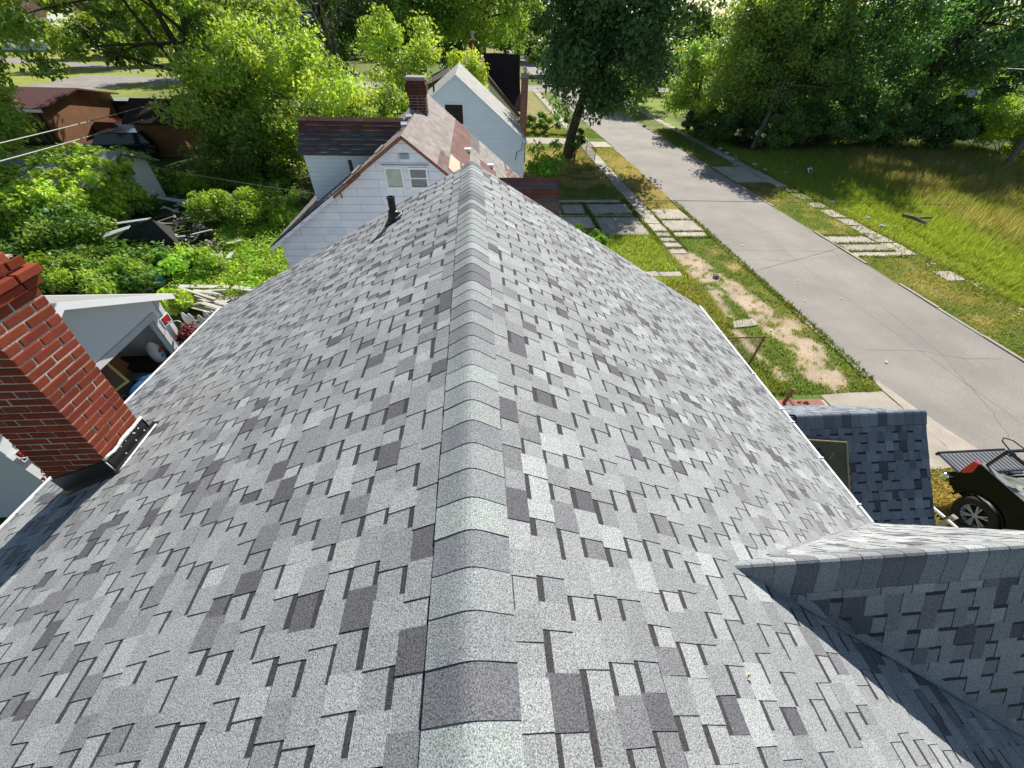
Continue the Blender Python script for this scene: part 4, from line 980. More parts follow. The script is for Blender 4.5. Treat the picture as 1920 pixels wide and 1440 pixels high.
b = MB(); b.bar((-8.3, 9.79, 1.35), (-5.7, 10.54, 1.35), .04, .09); b.bar((-8.3, 9.79, .4), (-5.7, 10.54, .4), .04, .09); b.build('rails', M_wood, pf_)
# lumber behind it
q = random.Random(12)
M_board = paint('bleached_board', (.60, .56, .50), .85, var=.35, scale=5)
for i in range(11):
    x = q.uniform(-10.8, -8.4); y = q.uniform(12.2, 13.9); L = q.uniform(.7, 2.0); a = q.uniform(-.5, .5); w_ = q.uniform(.09, .3) if i else .8
    z = .12+q.random()*.45
    d = Vector((math.cos(a), math.sin(a), q.uniform(-.12, .12))); b = MB(); b.bar(Vector((x, y, z))-d*L/2, Vector((x, y, z))+d*L/2, w_, .025)
    tag(b.build('loose_board', M_board), 'bleached loose board in the heap behind the picket fence', 'board', 'boards heaped behind the picket fence')
# ---------------------------------------------------------------- collapsed shed roof and rubble in the clearing
cs_ = thing('collapsed_roof', 'collapsed dark roof section with pale sheets sticking out on the weedy ground', 'collapsed roof', G(250, 440))
A_, B_ = G(195, 452), G(300, 460); T_ = G(262, 405)
b = MB(); b.slab([G(190, 470, .15), G(345, 470, .1), G(320, 425, .75), G(285, 412, 1.15), G(240, 428, .8)], (0, 0, -.06)); b.build('dark_felt', paint('black_felt', (.022, .022, .026), .85, var=.4, scale=3, bump=.5, bscale=6), cs_)
b = MB(); b.slab([G(193, 447, .7), G(240, 430, 1.0), G(245, 424, 1.0), G(200, 437, .75)], (0, 0, .03)); b.slab([G(195, 425, .6), G(275, 413, 1.2), G(284, 409, 1.2), G(197, 421, .6)], (0, 0, .03))
b.build('metal_sheet', paint('pale_sheet', (.55, .58, .62), .45), cs_)
q = random.Random(77)
regs = [((300, 400), (395, 470), 66), ((330, 375), (420, 400), 16), ((390, 460), (450, 500), 22), ((270, 520), (350, 550), 9)]
for (pa, pb, nn_) in regs:
    for i in range(nn_):
        px, py = q.uniform(pa[0], pb[0]), q.uniform(pa[1], pb[1]); p = G(px, py, .0); L = q.uniform(.2, .95); a = q.uniform(0, 3.14)
        d = Vector((math.cos(a), math.sin(a), q.uniform(-.3, .3))); z = q.uniform(.1, .45); b = MB()
        b.bar(Vector((p[0], p[1], z))-d*L/2, Vector((p[0], p[1], z))+d*L/2, q.uniform(.04, .17), .03)
        kk = q.random(); mt = M_board if kk < .35 else M_wood if kk < .7 else M_dark
        lab = ['bleached', 'grey', 'charred dark'][0 if kk < .35 else 1 if kk < .7 else 2]
        tag(b.build('scrap_board', mt), lab+' scrap board in the rubble of the fallen shed', 'board', 'scrap boards in the rubble')
for (px, py) in ((330, 378),):
    p = G(px, py, .3); b = MB(); b.slab([(p[0]-.9, p[1]-.0, .45), (p[0]+1.0, p[1]-.5, .3), (p[0]+.9, p[1]-.2, .38), (p[0]-.9, p[1]+.2, .5)], (0, 0, .03))
    tag(b.build('metal_sheet', paint('pale_sheet2', (.5, .52, .55), .5)), 'pale metal sheet lying '+('in the shade under the big tree' if py < 400 else 'among low weeds beside the rubble'), 'metal sheet')
p = G(303, 531, .25); b = MB(); b.lathe([(.18, 0), (.2, .1), (.12, .3), (0, .32)], tuple(p), 'Z', 10); tag(b.build('green_bucket', paint('aqua_plastic', (.06, .45, .33), .5), smooth=True), 'small aqua green bucket in the yellow weeds', 'bucket')

# ---------------------------------------------------------------- outbuildings at far left
def shed(name, lab, x0, x1, y0, y1, ze, zr2, wall, roof, axis='x', trim=None, cat='shed'):
    t = thing(name, lab, cat, ((x0+x1)/2, y0, 0)); b = MB()
    if axis == 'x':
        yr = (y0+y1)/2; b.slab([(x0, y0, 0), (x0, y1, 0), (x0, y1, ze), (x0, yr, zr2), (x0, y0, ze)], (x1-x0, 0, 0)); b.build('wall', wall, t)
        b = MB(); e_ = .4; s_ = (zr2-ze)/(yr-y0)
        b.slab([(x0-e_, yr, zr2+.08), (x1+e_, yr, zr2+.08), (x1+e_, y0-e_, ze+.08-s_*e_), (x0-e_, y0-e_, ze+.08-s_*e_)], (0, 0, -.1))
        b.slab([(x0-e_, yr, zr2+.08), (x1+e_, yr, zr2+.08), (x1+e_, y1+e_, ze+.08-s_*e_), (x0-e_, y1+e_, ze+.08-s_*e_)][::-1], (0, 0, -.1)); b.build('roof', roof, t)
        if trim:
            b = MB(); b.box(x0-e_, x1+e_, y0-e_-.04, y0-e_-.01, ze-s_*e_-.12, ze+.05-s_*e_); b.build('fascia', trim, t)
    else:
        xr = (x0+x1)/2; b.slab([(x0, y0, 0), (x1, y0, 0), (x1, y0, ze), (xr, y0, zr2), (x0, y0, ze)], (0, y1-y0, 0)); b.build('wall', wall, t)
        b = MB(); e_ = .3; s_ = (zr2-ze)/(xr-x0)
        b.slab([(xr, y0-e_, zr2+.08), (xr, y1+e_, zr2+.08), (x1+e_, y1+e_, ze+.08-s_*e_), (x1+e_, y0-e_, ze+.08-s_*e_)][::-1], (0, 0, -.1))
        b.slab([(xr, y0-e_, zr2+.08), (xr, y1+e_, zr2+.08), (x0-e_, y1+e_, ze+.08-s_*e_), (x0-e_, y0-e_, ze+.08-s_*e_)], (0, 0, -.1)); b.build('roof', roof, t)
    return t
os1 = shed('shed', 'long rusty orange outbuilding with a dark red roof', -46, -29.3, 34.0, 41, 2.75, 3.4, M_orange, M_darkred, trim=M_white)
b = MB(); b.box(-31.7, -29.6, 33.92, 34.0, .3, 2.3); b.build('dark_window', M_glass, os1)
b = MB()
for x in (-31.7, -30.7, -30.1, -29.6): b.box(x-.06, x+.06, 33.86, 33.91, .3, 2.35)
b.box(-31.76, -29.54, 33.855, 33.91, 2.35, 2.43); b.build('window_frame', M_brownf, os1)
os2 = shed('shed', 'small rusty orange shed with a dark roof half hidden by the big tree', -23.5, -20.6, 33.4, 36.5, 2.3, 3.2, M_orange, M_brownroof)
vs = shed('shed', 'pale walled shed smothered in green vines', -22.8, -17.9, 21, 25.0, 1.85, 2.6, M_white, M_groof)
q = np.random.RandomState(40); P = []
for i in range(560):
    x = q.uniform(-29, -18.0); y = q.uniform(18.2, 25.5); zs = (2.55-(abs(y-23.))*.4 if 20.4 < y < 26 else .5+1.4*q.rand())-max(0, -22.2-x)*.10
    P.append((x, y, max(.4, zs+.14*q.normal())))
for i in range(200): P.append((q.uniform(-29, -17.8), q.uniform(18.6, 21.0), q.uniform(.2, 1.9)))
for i in range(46): P.append((-17.8+.25*q.rand(), q.uniform(20.6, 23.0), q.uniform(.2, 2.3)))
P = np.array(P); V, F, col = leaves(P, np.full(len(P), .42), 100, .17, (.15, .23, .03), 41, yel=.6, upb=.8)
vi = mesh_np('vine_thicket', V, F, M_leaf, col); tag(vi, 'bright green vines covering the shed at left', 'vines')
# ---------------------------------------------------------------- cars
def car(name, lab, x, y, rz, col, L=4.6, W=1.8, H=1.5, kind='suv', mat=None):
    t = thing(name, lab, 'car', (0, 0, 0)); mat = mat or paint('car_paint_'+lab.split()[0], col, .2, coat=.7)
    h = L/2; roofz = H
    low = [(-h, .45), (-h, .85), (-h+.15, .98), (-h+1.0, 1.02), (h-.2, .98), (h, .80), (h, .40), (h-.2, .25), (-h+.15, .25)]
    if kind == 'van': up = [(-h+.5, 1.0), (-h+.9, roofz), (h-.1, roofz), (h-.02, 1.0)]
    elif kind == 'suv': up = [(-h+1.0, 1.0), (-h+1.55, roofz), (h-.5, roofz), (h-.08, 1.0)]
    else: up = [(-h+1.2, 1.0), (-h+1.85, roofz), (h-1.2, roofz), (h-.55, 1.0)]
    b = MB(); b.slab([(a, -W/2, z) for a, z in low], (0, W, 0)); bd = b.build('body', mat, t, bevel=.06)
    i_ = .14; b = MB(); n = 4
    vs_ = [(a, -W/2+(.03 if z < 1.1 else i_), z) for a, z in up]+[(a, W/2-(.03 if z < 1.1 else i_), z) for a, z in up]
    b.add(vs_, [(0, 1, 2, 3), (7, 6, 5, 4), (1, 5, 6, 2), (0, 4, 5, 1), (2, 6, 7, 3)]); b.build('windows', M_glass, t, bevel=.03)
    b = MB(); (a1, z1), (a2, z2) = up[1], up[2]; b.slab([(a1, -W/2+i_-.01, z1+.004), (a2, -W/2+i_-.01, z2+.004), (a2, W/2-i_+.01, z2+.004), (a1, W/2-i_+.01, z1+.004)], (0, 0, .03)); b.build('roof', mat, t, bevel=.02)
    for sx in (-h+.85, h-.85):
        for s_ in (-1, 1):
            wv = thing('wheel', None, None, (sx, s_*(W/2-.08), .33)); wv.parent = t
            MB().lathe([(.19, -.1), (.31, -.11), (.335, -.07), (.335, .07), (.31, .11), (.19, .1)], (sx, s_*(W/2-.08), .33), 'Y', 20).build('tyre', M_rubber, wv)
            MB().lathe([(0, s_*.06), (.1, s_*.08), (.19, s_*.1), (.2, 0)], (sx, s_*(W/2-.08), .33), 'Y', 16).build('rim', M_alloy, wv)
    for s_ in (-1, 1):
        MB().box(-h-.015, -h+.04, s_*.62-.16, s_*.62+.16, .66, .8).build('headlight', M_alloy, t); MB().box(h-.04, h+.015, s_*.66-.12, s_*.66+.12, .68, .86).build('tail_light', M_red, t)
    t.location = (x, y, 0); t.rotation_euler = (0, 0, rz); return t
car('parked_car', 'dark blue car parked between the two orange sheds', -24.9, 33.3, R(8), (.01, .018, .035), kind='suv', H=1.6)
car('parked_car', 'maroon car parked behind the long orange outbuilding', -28.4, 38.0, R(-8), (.10, .012, .015), kind='sedan', H=1.42)
car('parked_van', 'long silver white van behind the maroon car', -29.8, 41.5, R(4), (.62, .66, .72), L=6.6, W=2.1, H=2.3, kind='van')
p = G(0, 84); car('parked_car', 'red and white car at the top left edge beside the far pink roofed house', p[0], p[1], R(20), (.35, .03, .03), kind='sedan')
p = G(115, 90); car('parked_car', 'silver car glimpsed through leaves near the far lawn', p[0], p[1], R(0), (.6, .62, .65), kind='sedan')
fh = shed('house', 'far white house with a pink roof at the top left', -112, -96, 128, 140, 6.2, 10.5, M_white, paint('pink_roof', (.50, .26, .19), .85), axis='x', cat='house')
b = MB(); b.slab([(-106, 128.6, 8.3), (-103.6, 128.6, 8.3), (-103.6, 128.6, 10.2), (-106, 128.6, 10.2)], (0, 3, 0)); dm = b.build('dormer', M_white, fh); b = MB(); b.box(-105.6, -104, 128.5, 128.58, 8.6, 9.9); b.build('pane', M_glass, dm)
fh2 = shed('house', 'far grey roofed house half hidden behind the dead branches', -33, -20, 66, 78, 5.2, 8.2, M_white, paint('blue_grey_roof', (.24, .25, .29), .85), axis='x', cat='house')
gr_ = shed('garage', 'far white garage with a closed door among trees at the right', 70, 80, 68, 80, 3.2, 5.3, M_white, M_groof, axis='y', cat='garage')
b = MB(); b.box(72, 78.2, 67.9, 68, 0, 2.6); gd = b.build('garage_door', paint('blue_white_door', (.5, .56, .64), .5), gr_)
p = G(1797, 236); MB_ = MB().lathe([(2.2, 0), (2.25, 1.1), (2.1, 1.1), (2.1, .9), (0, .9)], (p[0], p[1], 0), 'Z', 24); tag(MB_.build('swimming_pool', paint('pool_blue', (.08, .30, .62), .3)), 'small round blue pool beyond the vines at right', 'pool')

# ---------------------------------------------------------------- trees
DK = (.05, .095, .028); MD = (.08, .14, .028); YG = (.135, .20, .042); OL = (.092, .15, .034)
tree('tree', 'large forked tree with spreading lime crown above the parked cars at left', -21.2, 36.5, 15.5, 9.6, .42, 3.6, 130, 300, .24, OL, 101, lean=(6, -.5), fork=2.9, clump=1.15, limbs=24, cx=(-20.5, 34.5), yel=.55, hole=(-19.2, 4.9, 2.3, 3.4))
tree('tree', 'yellow green tree beside the white house wing, right of the forked tree', -12.6, 31.5, 8.6, 4.2, .2, .6, 60, 330, .19, YG, 103, clump=1.1, limbs=9, yel=.7)
tree('tree', 'bushy olive tree covering the sheds right of the forked trunk', -14.0, 29.5, 7.0, 3.5, .2, .3, 60, 300, .19, OL, 104, clump=1.15, limbs=9, yel=.6)
tree('young_tree', 'young bright yellow green tree behind the red topped wing roof', -7.6, 26.5, 6.4, 2.8, .13, .8, 36, 300, .17, YG, 105, clump=.85, limbs=8, yel=.7)
tree('young_tree', 'fresh green young tree between the wing roof and brick chimney', -4.6, 24.5, 5.6, 2.1, .11, .8, 28, 260, .17, (.085, .15, .022), 106, clump=.75, limbs=8, yel=.5)
tree('young_tree', 'tall bright young tree behind the chimney of the patched roof house', -5.2, 36, 8.9, 2.5, .14, 2.0, 30, 260, .19, YG, 107, clump=.9, limbs=8, yel=.6)
tree('young_tree', 'yellow leaved young tree growing between the pale blue and cream houses', -.35, 33.6, 7.0, 1.15, .09, 2.8, 20, 240, .17, (.15, .19, .025), 108, clump=.62, limbs=6, yel=.8, hang=.5, ry=.8)
tree('tree', 'dark dense tree standing behind the dead branches', -15, 55, 16, 6.5, .4, 2.5, 80, 260, .30, DK, 110, clump=1.7, limbs=14, mat=M_leafd, yel=.1, hang=1.)
tree('tree', 'dark tree between the dense dark tree and the spreading green one', -6.5, 62, 17, 6.5, .4, 2.5, 70, 240, .32, (.055, .11, .028), 111, clump=1.7, limbs=14, mat=M_leafd, yel=.2, hang=.8)
tree('tree', 'spreading mid green tree behind the brown roofed house', 0.5, 58, 17, 6.2, .42, 4.5, 80, 260, .28, (.075, .15, .03), 112, clump=1.5, limbs=18, yel=.45)
tree('tree', 'pale feathery tree standing left of the dark maple', 7.5, 84, 20, 5.0, .35, 3.0, 60, 200, .30, (.08, .14, .03), 113, clump=1.4, limbs=16, yel=.4)
tree('tree', 'slim sparse tree left of the feathery one beyond the cross road', 2.0, 88, 19, 4.0, .3, 6.0, 40, 180, .30, (.07, .13, .03), 114, clump=1.3, limbs=12, yel=.4)
tree('maple_tree', 'dark leafy maple with a leaning trunk beside the street', 7.2, 34.5, 13.2, 5.0, .40, 3.2, 130, 330, .23, (.032, .070, .030), 115, lean=(2.0, 0), fork=3.4, cx=(9.3, 34.5), clump=1.3, limbs=26, mat=M_leafd, yel=.12, hang=.7, ry=4.6)
# right-hand wood
tree('tree', 'pale topped tree with long bare stems right of the street', 25.2, 40.5, 13.6, 5.4, .3, .7, 120, 300, .20, (.095, .16, .048), 120, lean=(-.5, 1), clump=1.25, limbs=24, yel=.6, shape='cone')
tree('tree', 'light green bushy tree beside the far end of the street', 22.3, 46.5, 7.4, 3.4, .2, .3, 60, 260, .22, (.10, .17, .048), 127, clump=1.1, limbs=10, yel=.6)
tree('tree', 'tree with a leaning pale trunk at the edge of the wood', 24.6, 37.8, 10.5, 4.0, .2, 1.6, 60, 280, .20, (.075, .13, .04), 121, lean=(2.2, 2), clump=1.15, limbs=14, bark=M_barkl, yel=.4)
tree('tree', 'dark broad tree in the middle of the wood behind the straw grass', 31.5, 41.5, 14.5, 6.2, .35, .9, 100, 280, .25, (.062, .125, .046), 122, clump=1.5, limbs=18, mat=M_leafd, yel=.2)
tree('tree', 'tall dark tree with sky showing through its top at right', 39.5, 40.5, 15.5, 6.0, .35, 1.2, 80, 250, .25, (.06, .12, .046), 123, lean=(2, 0), clump=1.35, limbs=24, mat=M_leafd, yel=.15)
tree('tree', 'dark twisted tree at the right end of the wood', 41.0, 42, 14.0, 4.2, .3, 4.5, 42, 230, .25, (.06, .12, .046), 124, lean=(3, 0), clump=1.25, limbs=18, mat=M_leafd, yel=.15)
tree('tree', 'olive tree filling the wood between the pale topped and dark trees', 29.0, 46, 15.0, 5.2, .3, 1.2, 80, 240, .27, (.085, .145, .045), 125, clump=1.5, limbs=16, yel=.5)
tree('tree', 'distant tree with a yellow tinted crown over the end of the street', 21.5, 62, 8.2, 4.2, .25, .8, 50, 220, .30, (.10, .14, .03), 126, clump=1.4, limbs=10, yel=.7)
shrub('undergrowth', 'dark undergrowth bush at the foot of the leaning pale trunk', 26.5, 37.2, 2.6, 2.4, 18, 260, .16, (.065, .12, .035), 130, ry=1.5)
shrub('undergrowth', 'dark undergrowth bush below the broad middle tree', 31, 38.6, 3.4, 3.0, 20, 260, .18, (.06, .11, .035), 131, ry=1.6, yel=.15)
shrub('undergrowth', 'dark undergrowth bush below the sky speckled tree', 38.5, 37.8, 4.0, 2.8, 20, 260, .18, (.055, .10, .034), 132, ry=1.6, yel=.15)
shrub('undergrowth', 'shady bush nearest the street under the pale topped tree', 21.8, 39.2, 2.0, 1.6, 14, 240, .15, (.04, .075, .02), 133, yel=.3)
for i, (x, y, h, r, lab) in enumerate(((24.5, 40.5, 3.5, 2.6, 'between the two trees nearest the street'), (28.5, 41, 4.2, 3.0, 'behind the leaning pale trunk'), (34.8, 40.5, 4.5, 3.0, 'in the dark gap right of the broad middle tree'), (42.5, 39.5, 4.2, 2.8, 'below the twisted dark tree'), (33, 45, 5, 4., 'deep inside the wood'), (38, 45, 5, 4., 'deep inside the wood behind the sky speckled tree'), (21.4, 42.5, 2.4, 1.8, 'at the street end of the wood'), (26.5, 43, 4.5, 3., 'filling the gap behind the pale topped tree'), (30, 38.8, 2.6, 2.6, 'along the front of the wood, left'), (35.5, 38, 3.2, 2.8, 'along the front of the wood, centre'), (42, 37.2, 3.4, 2.8, 'along the front of the wood, right'))):
    shrub('undergrowth', 'dark tall undergrowth '+lab, x, y, h, r, 24, 260, .2, (.06, .11, .038), 230+i, ry=r*.6, yel=.2, cat='undergrowth', mat=M_leafd)
for i, (x, y, h, r, lab) in enumerate(((46.5, 35.5, 4.2, 3.6, 'bright vine covered mound left of the leaning pole'), (52, 37.5, 5.2, 4.0, 'bright vine covered mound behind the leaning pole'), (47, 41.5, 5.6, 3.4, 'vine covered mound below the twisted dark tree'), (57.5, 39, 4.0, 4.0, 'tall vine covered mound at the right edge'))):
    shrub('vine_thicket', lab, x, y, h, r, 30, 330, .20, (.13, .20, .03), 140+i, yel=.6, ry=r*.7, cat='vines')
shrub('sumac_bush', 'bright green sumac bush beside the red striped porch roof', 4.3, 27.2, 2.4, 1.3, 20, 90, .24, (.10, .20, .025), 150, yel=.3, narrow=.3)
shrub('shrub', 'leafy hedge beyond the brick chimney beside the far driveway', 6.6, 44, 1.6, 2.4, 22, 240, .14, (.07, .15, .02), 151, ry=.9, yel=.4)
shrub('shrub', 'ivy sprouting at the foot of the leaning maple', 7.7, 34.0, 2.2, .6, 14, 140, .13, (.04, .08, .018), 152)
shrub('shrub', 'rounded weed clump on the strip beside the grey roof edge', 5.5, 17.6, .7, .55, 14, 160, .1, (.09, .19, .02), 153, ry=.5)
shrub('shrub', 'lime weeds at the corner of the broken driveway', 4.7, 18.7, .6, .5, 12, 150, .1, (.13, .23, .02), 154, ry=.5)
# distant tree line: each a thing, geometry shared
far0 = tree('distant_tree', 'distant tree in the line closing the horizon', 0, 0, 13, 6.5, .3, .5, 40, 90, .8, (.045, .085, .03), 160, clump=2.2, limbs=6, yel=.3, group='trees along the horizon')
q = random.Random(55); first = True
for i in range(74):
    az = -62+124*i/73+q.uniform(-.8, .8); dist = q.uniform(135, 240); x, y = dist*math.sin(R(az)), dist*math.cos(R(az))
    if -140 < x < -80 and y < 150: y += 60
    o = far0 if first else copy_tree(far0); first = False
    o.location = (x, y, 0); o.rotation_euler = (0, 0, q.uniform(0, 6.28)); s_ = q.uniform(.8, 1.25); o.scale = (s_, s_, s_*(.5 if 26 < az < 32 else .6 if az > 50 else q.uniform(.85, 1.1)))
mid = [(-62, 98, 'left of the pale far lawn'), (-52, 112, 'behind the pale far lawn'), (-74, 120, 'beside the far pink roofed house'), (60, 62, 'behind the far white garage, left side'), (72, 92, 'directly behind the far white garage'), (92, 66, 'right of the far white garage'), (88, 95, 'furthest behind the white garage'), (16, 98, 'at the end of the street, right side'), (30, 78, 'beyond the yellow tinted crown'), (-24, 92, 'behind the far grey roofed house'), (-40, 84, 'left of the far grey roofed house'), (64, 48, 'at the right edge above the vines'), (54, 56, 'between the twisted dark tree and the garage')]
m0 = tree('tree', 'x', 0, 0, 11, 5.0, .28, .8, 46, 190, .42, (.05, .095, .028), 170, clump=1.7, limbs=8, yel=.4)
for i, (x, y, lab) in enumerate(mid):
    o = m0 if i == 0 else copy_tree(m0); o.location = (x, y, 0); o.rotation_euler = (0, 0, q.uniform(0, 6)); s_ = q.uniform(.85, 1.3); o.scale = (s_, s_, s_*(.55 if x > 10 else 1.1))
    o['label'] = 'mid distance green tree '+lab
# near branch at left edge
tree('tree', 'tree whose leafy branches droop into the left edge of view above the orange shed', -26.5, 23.5, 9.5, 3.6, .25, 2.3, 60, 240, .18, (.09, .15, .03), 180, clump=.7, limbs=12, yel=.6, hang=.6, cx=(-24.6, 24.2), ry=2.2)
# dead tree
dt = thing('dead_tree', 'bare dead tree with pale twisting branches', 'dead tree', (-12, 44, 0)); b = MB(); q = random.Random(8)
def br(a, d, L, r, lv):
    pts = [np.array(a)]; d = np.array(d, float)
    for k in range(4): d = d+np.array([q.uniform(-.25, .25) for _ in range(3)]); d /= np.linalg.norm(d); pts.append(pts[-1]+d*L/4)
    b.tube(pts, list(np.linspace(r, r*.45, 5)), 5)
    if lv:
        for k in range(3): br(pts[q.randint(1, 4)], d+np.array([q.uniform(-.9, .9) for _ in range(3)]), L*.62, r*.5, lv-1)
br((-12, 44, 0), (0.05, 0, 1), 6.5, .2, 0)
for k in range(7): br((-12+q.uniform(-.2, .2), 44, 3.5+k*.5), (q.uniform(-1, 1), q.uniform(-.6, .3), q.uniform(.1, .9)), 3.6, .1, 3)
b.build('branches', M_barkl, dt)
# undergrowth in the waste land --------------------------------------------------
P = []; q = np.random.RandomState(91)
A0 = [G(x, y)[:2] for x, y in ((0, 560), (100, 560), (300, 560), (450, 540), (540, 470))]
for i in range(1500):
    px, py = q.uniform(0, 560), q.uniform(330, 600); p = G(px, py)
    rub = (290 < px < 410 and 395 < py < 475) or (190 < px < 345 and 405 < py < 470) or (300 < px < 440 and 368 < py < 395) or (px > 85 and 550 < py and px < 320) or (px > 320 and py > 560)
    if rub or p[0] > -4.5-.0 and p[1] > 10.5 and p[1] < 19: continue
    hh = .15+1.0*fbm(np.array(p[0]), np.array(p[1]), .45, 3)
    if px > 330: hh *= .45
    if 180 < px < 350 and py < 530: hh *= .5
    if py > 500 and px < 330: hh *= .8
    P.append((p[0], p[1], max(.1, hh*q.rand()+.05), px))
P = np.array(P)
sel = P[:, 3] > 330
V, F, col = leaves(P[~sel][:, :3], np.full((~sel).sum(), .42), 70, .14, (.055, .125, .022), 92, yel=.35, upb=.8); V[:, 2] = np.maximum(V[:, 2], .02)
tag(mesh_np('weeds', V, F, M_leaf, col), 'low leafy weeds covering the waste ground', 'weeds', kind='stuff')
V, F, col = leaves(P[sel][:, :3], np.full(sel.sum(), .40), 80, .13, (.105, .20, .02), 93, yel=.7, upb=.6, narrow=.3); V[:, 2] = np.maximum(V[:, 2], .02)
tag(mesh_np('weeds', V, F, M_leaf, col), 'bright grassy weeds beside the white neighbour house', 'weeds', kind='stuff')
for i, (px, py, h, r, c, lab) in enumerate(((420, 420, 1.5, 1.3, (.10, .16, .02), 'yellowing bush right of the fallen shed rubble'), (500, 425, 1.6, 1.4, (.10, .17, .02), 'yellow green bush beside the white house wall'), (300, 520, .65, 1.1, (.06, .14, .025), 'round green bush in front of the collapsed roof'), (370, 520, 1.0, 1.0, (.09, .18, .02), 'low bright bush behind the garage roof'), (150, 470, 1.8, 1.8, (.05, .12, .022), 'dark green bush behind the chimney top'),
        (80, 420, 2.0, 2.0, (.06, .13, .022), 'broad green bush left of the collapsed roof'), (170, 520, .9, 1.3, (.05, .12, .024), 'fern like bush between chimney and collapsed roof'), (120, 548, 1.2, 1.0, (.10, .17, .02), 'lime bush at the back edge of the garage roof'), (230, 545, 1.0, 1.0, (.09, .17, .02), 'leafy bush touching the garage roof edge'), (350, 590, .9, .6, (.12, .19, .02), 'yellow green bush between garage and picket fence'), (450, 350, 2.6, 2.0, (.06, .10, .02), 'shaded bush under the olive tree'), (540, 340, 2.6, 1.6, (.08, .12, .02), 'olive bush touching the wing of the white house'))):
    p = G(px, py); shrub('shrub', lab, p[0], p[1], h, r, 18, 260, .13, c, 200+i, yel=.5)

# ---------------------------------------------------------------- grass blades
def blades(name, label, xy, hgt, wid, cols, lean, seed, mat=M_grass):
    q = np.random.RandomState(seed); n = len(xy); a = q.rand(n)*6.283; dx, dy = np.cos(a), np.sin(a)
    h = hgt*(.5+q.rand(n)); wv = wid*(.6+.8*q.rand(n)); ld = q.normal(size=(n, 2))*lean[0]*h[:, None]+np.array(lean[1])*h[:, None]
    b0 = np.stack([xy[:, 0]-dx*wv, xy[:, 1]-dy*wv, np.full(n, -.01)], -1); b1 = np.stack([xy[:, 0]+dx*wv, xy[:, 1]+dy*wv, np.full(n, -.01)], -1)
    tp = np.stack([xy[:, 0]+ld[:, 0], xy[:, 1]+ld[:, 1], h], -1)
    V = np.stack([b0, b1, tp], 1).reshape(-1, 3); F = np.arange(3*n).reshape(n, 3)
    col = cols*(.55+.9*q.rand(n))[:, None]
    o = mesh_np(name, V, F, mat, col); tag(o, label, 'grass', kind='stuff'); return o
q = np.random.RandomState(300)
def paved(x, y):
    m_ = (x > ROADX0-.08) & (x < ROADX1+.16)
    m_ |= (x > 9.0) & (x < 9.92) & (y > 16.7) & (y < 75) & (q.rand(len(x)) > .06)
    m_ |= (x > 9.9) & (x < 11.85) & (y > 18.7) & (y < 22.75) & (q.rand(len(x)) > .05)
    m_ |= (x > 4.4) & (x < 8.85) & (y > 19) & (y < 24.4) & (q.rand(len(x)) > .07)
    m_ |= (x > 6.) & (x < 12) & (y > 4.7) & (y < 7.4)
    m_ |= (x > 20.45) & (x < 21.4) & (((y > 16.5) & (y < 22.6)) | (y > 27) | ((y > 13.8) & (y < 14.8))) & (q.rand(len(x)) > .08)
    m_ |= (x > 18.05) & (x < 20.45) & (((y > 16.25) & (y < 18.8)) | ((y > 28) & (y < 32))) & (q.rand(len(x)) > .06)
    m_ |= (x > 6.85) & (x < 8.7) & (y > 14.5) & (y < 15.15)
    m_ |= (x > 4) & (x < 11.9) & (y > 38) & (y < 41.5)
    return m_
x = q.uniform(4.2, 26, 330000); y = 7.4+(46-7.4)*q.rand(330000)**1.25
x = np.concatenate([x, q.uniform(9.6, 12, 9000)]); y = np.concatenate([y, q.uniform(2.0, 4.7, 9000)])
keep = ~paved(x, y); x, y = x[keep], y[keep]
c, s, st = zone(x, y); keep = q.rand(len(x)) > s*1.15
x, y, c = x[keep], y[keep], c[keep]
hh = .05+.05*fbm(x, y, .8, 6); hh[(x < 9) & (y < 19.2)] *= 2.0; hh[x > 21.5] *= 2.2
blades('grass', 'mown grass along both sides of the street', np.stack([x, y], -1), hh, .016, c*1.45, (.4, (0, 0)), 301)
# weeds in slab joints
JW = 1
x = np.concatenate([q.uniform(6.12, 6.34, 1500), q.uniform(9.86, 9.99, 900), q.uniform(4.4, 8.8, 1400), q.uniform(8.8, 9.05, 1400), q.uniform(10, 11.8, 1000), q.uniform(18, 20.5, 1300), q.uniform(9, 9.9, 700), q.uniform(11.8, 12.1, 2600), q.uniform(20.3, 21.5, 1600)])
y = np.concatenate([q.uniform(19.6, 23.8, 1500), q.uniform(17, 23, 900), q.choice([23.7, 21.9, 21.5], 1400)+q.normal(size=1400)*.05, q.uniform(18, 24.5, 1400), q.choice([21.05, 19.42, 18.7], 1000)+q.normal(size=1000)*.04, q.choice([16.28, 16.9, 17.8, 18.8], 1300)+q.normal(size=1300)*.05, q.choice([18.75, 19.4, 18.1, 17.4], 700)+q.normal(size=700)*.03, q.uniform(8, 24, 2600), q.uniform(12, 27, 1600)])
blades('joint_weeds', 'small weeds growing in the joints of the broken paving', np.stack([x, y], -1), np.full(len(x), .085), .03, np.tile(np.array([.14, .20, .035]), (len(x), 1)), (.7, (0, 0)), 303)
# tall field
n = 150000; x = 21.7+q.rand(n)**1.2*27; y = q.uniform(9, 41, n); c, s, st = zone(x, y)
keep = (x-.15*(y-14) > 22.3+.5*vn(y, y*0, .6)) | (x > 25); x, y, c, st = x[keep], y[keep], c[keep], st[keep]
hh = .16+.30*fbm(x, y, .6, 3)+.18*st
blades('tall_grass', 'tall uncut grass field turning from lime green to straw', np.stack([x, y], -1), hh, .018, c*1.35, (.22, (-.10, -.12)), 305)
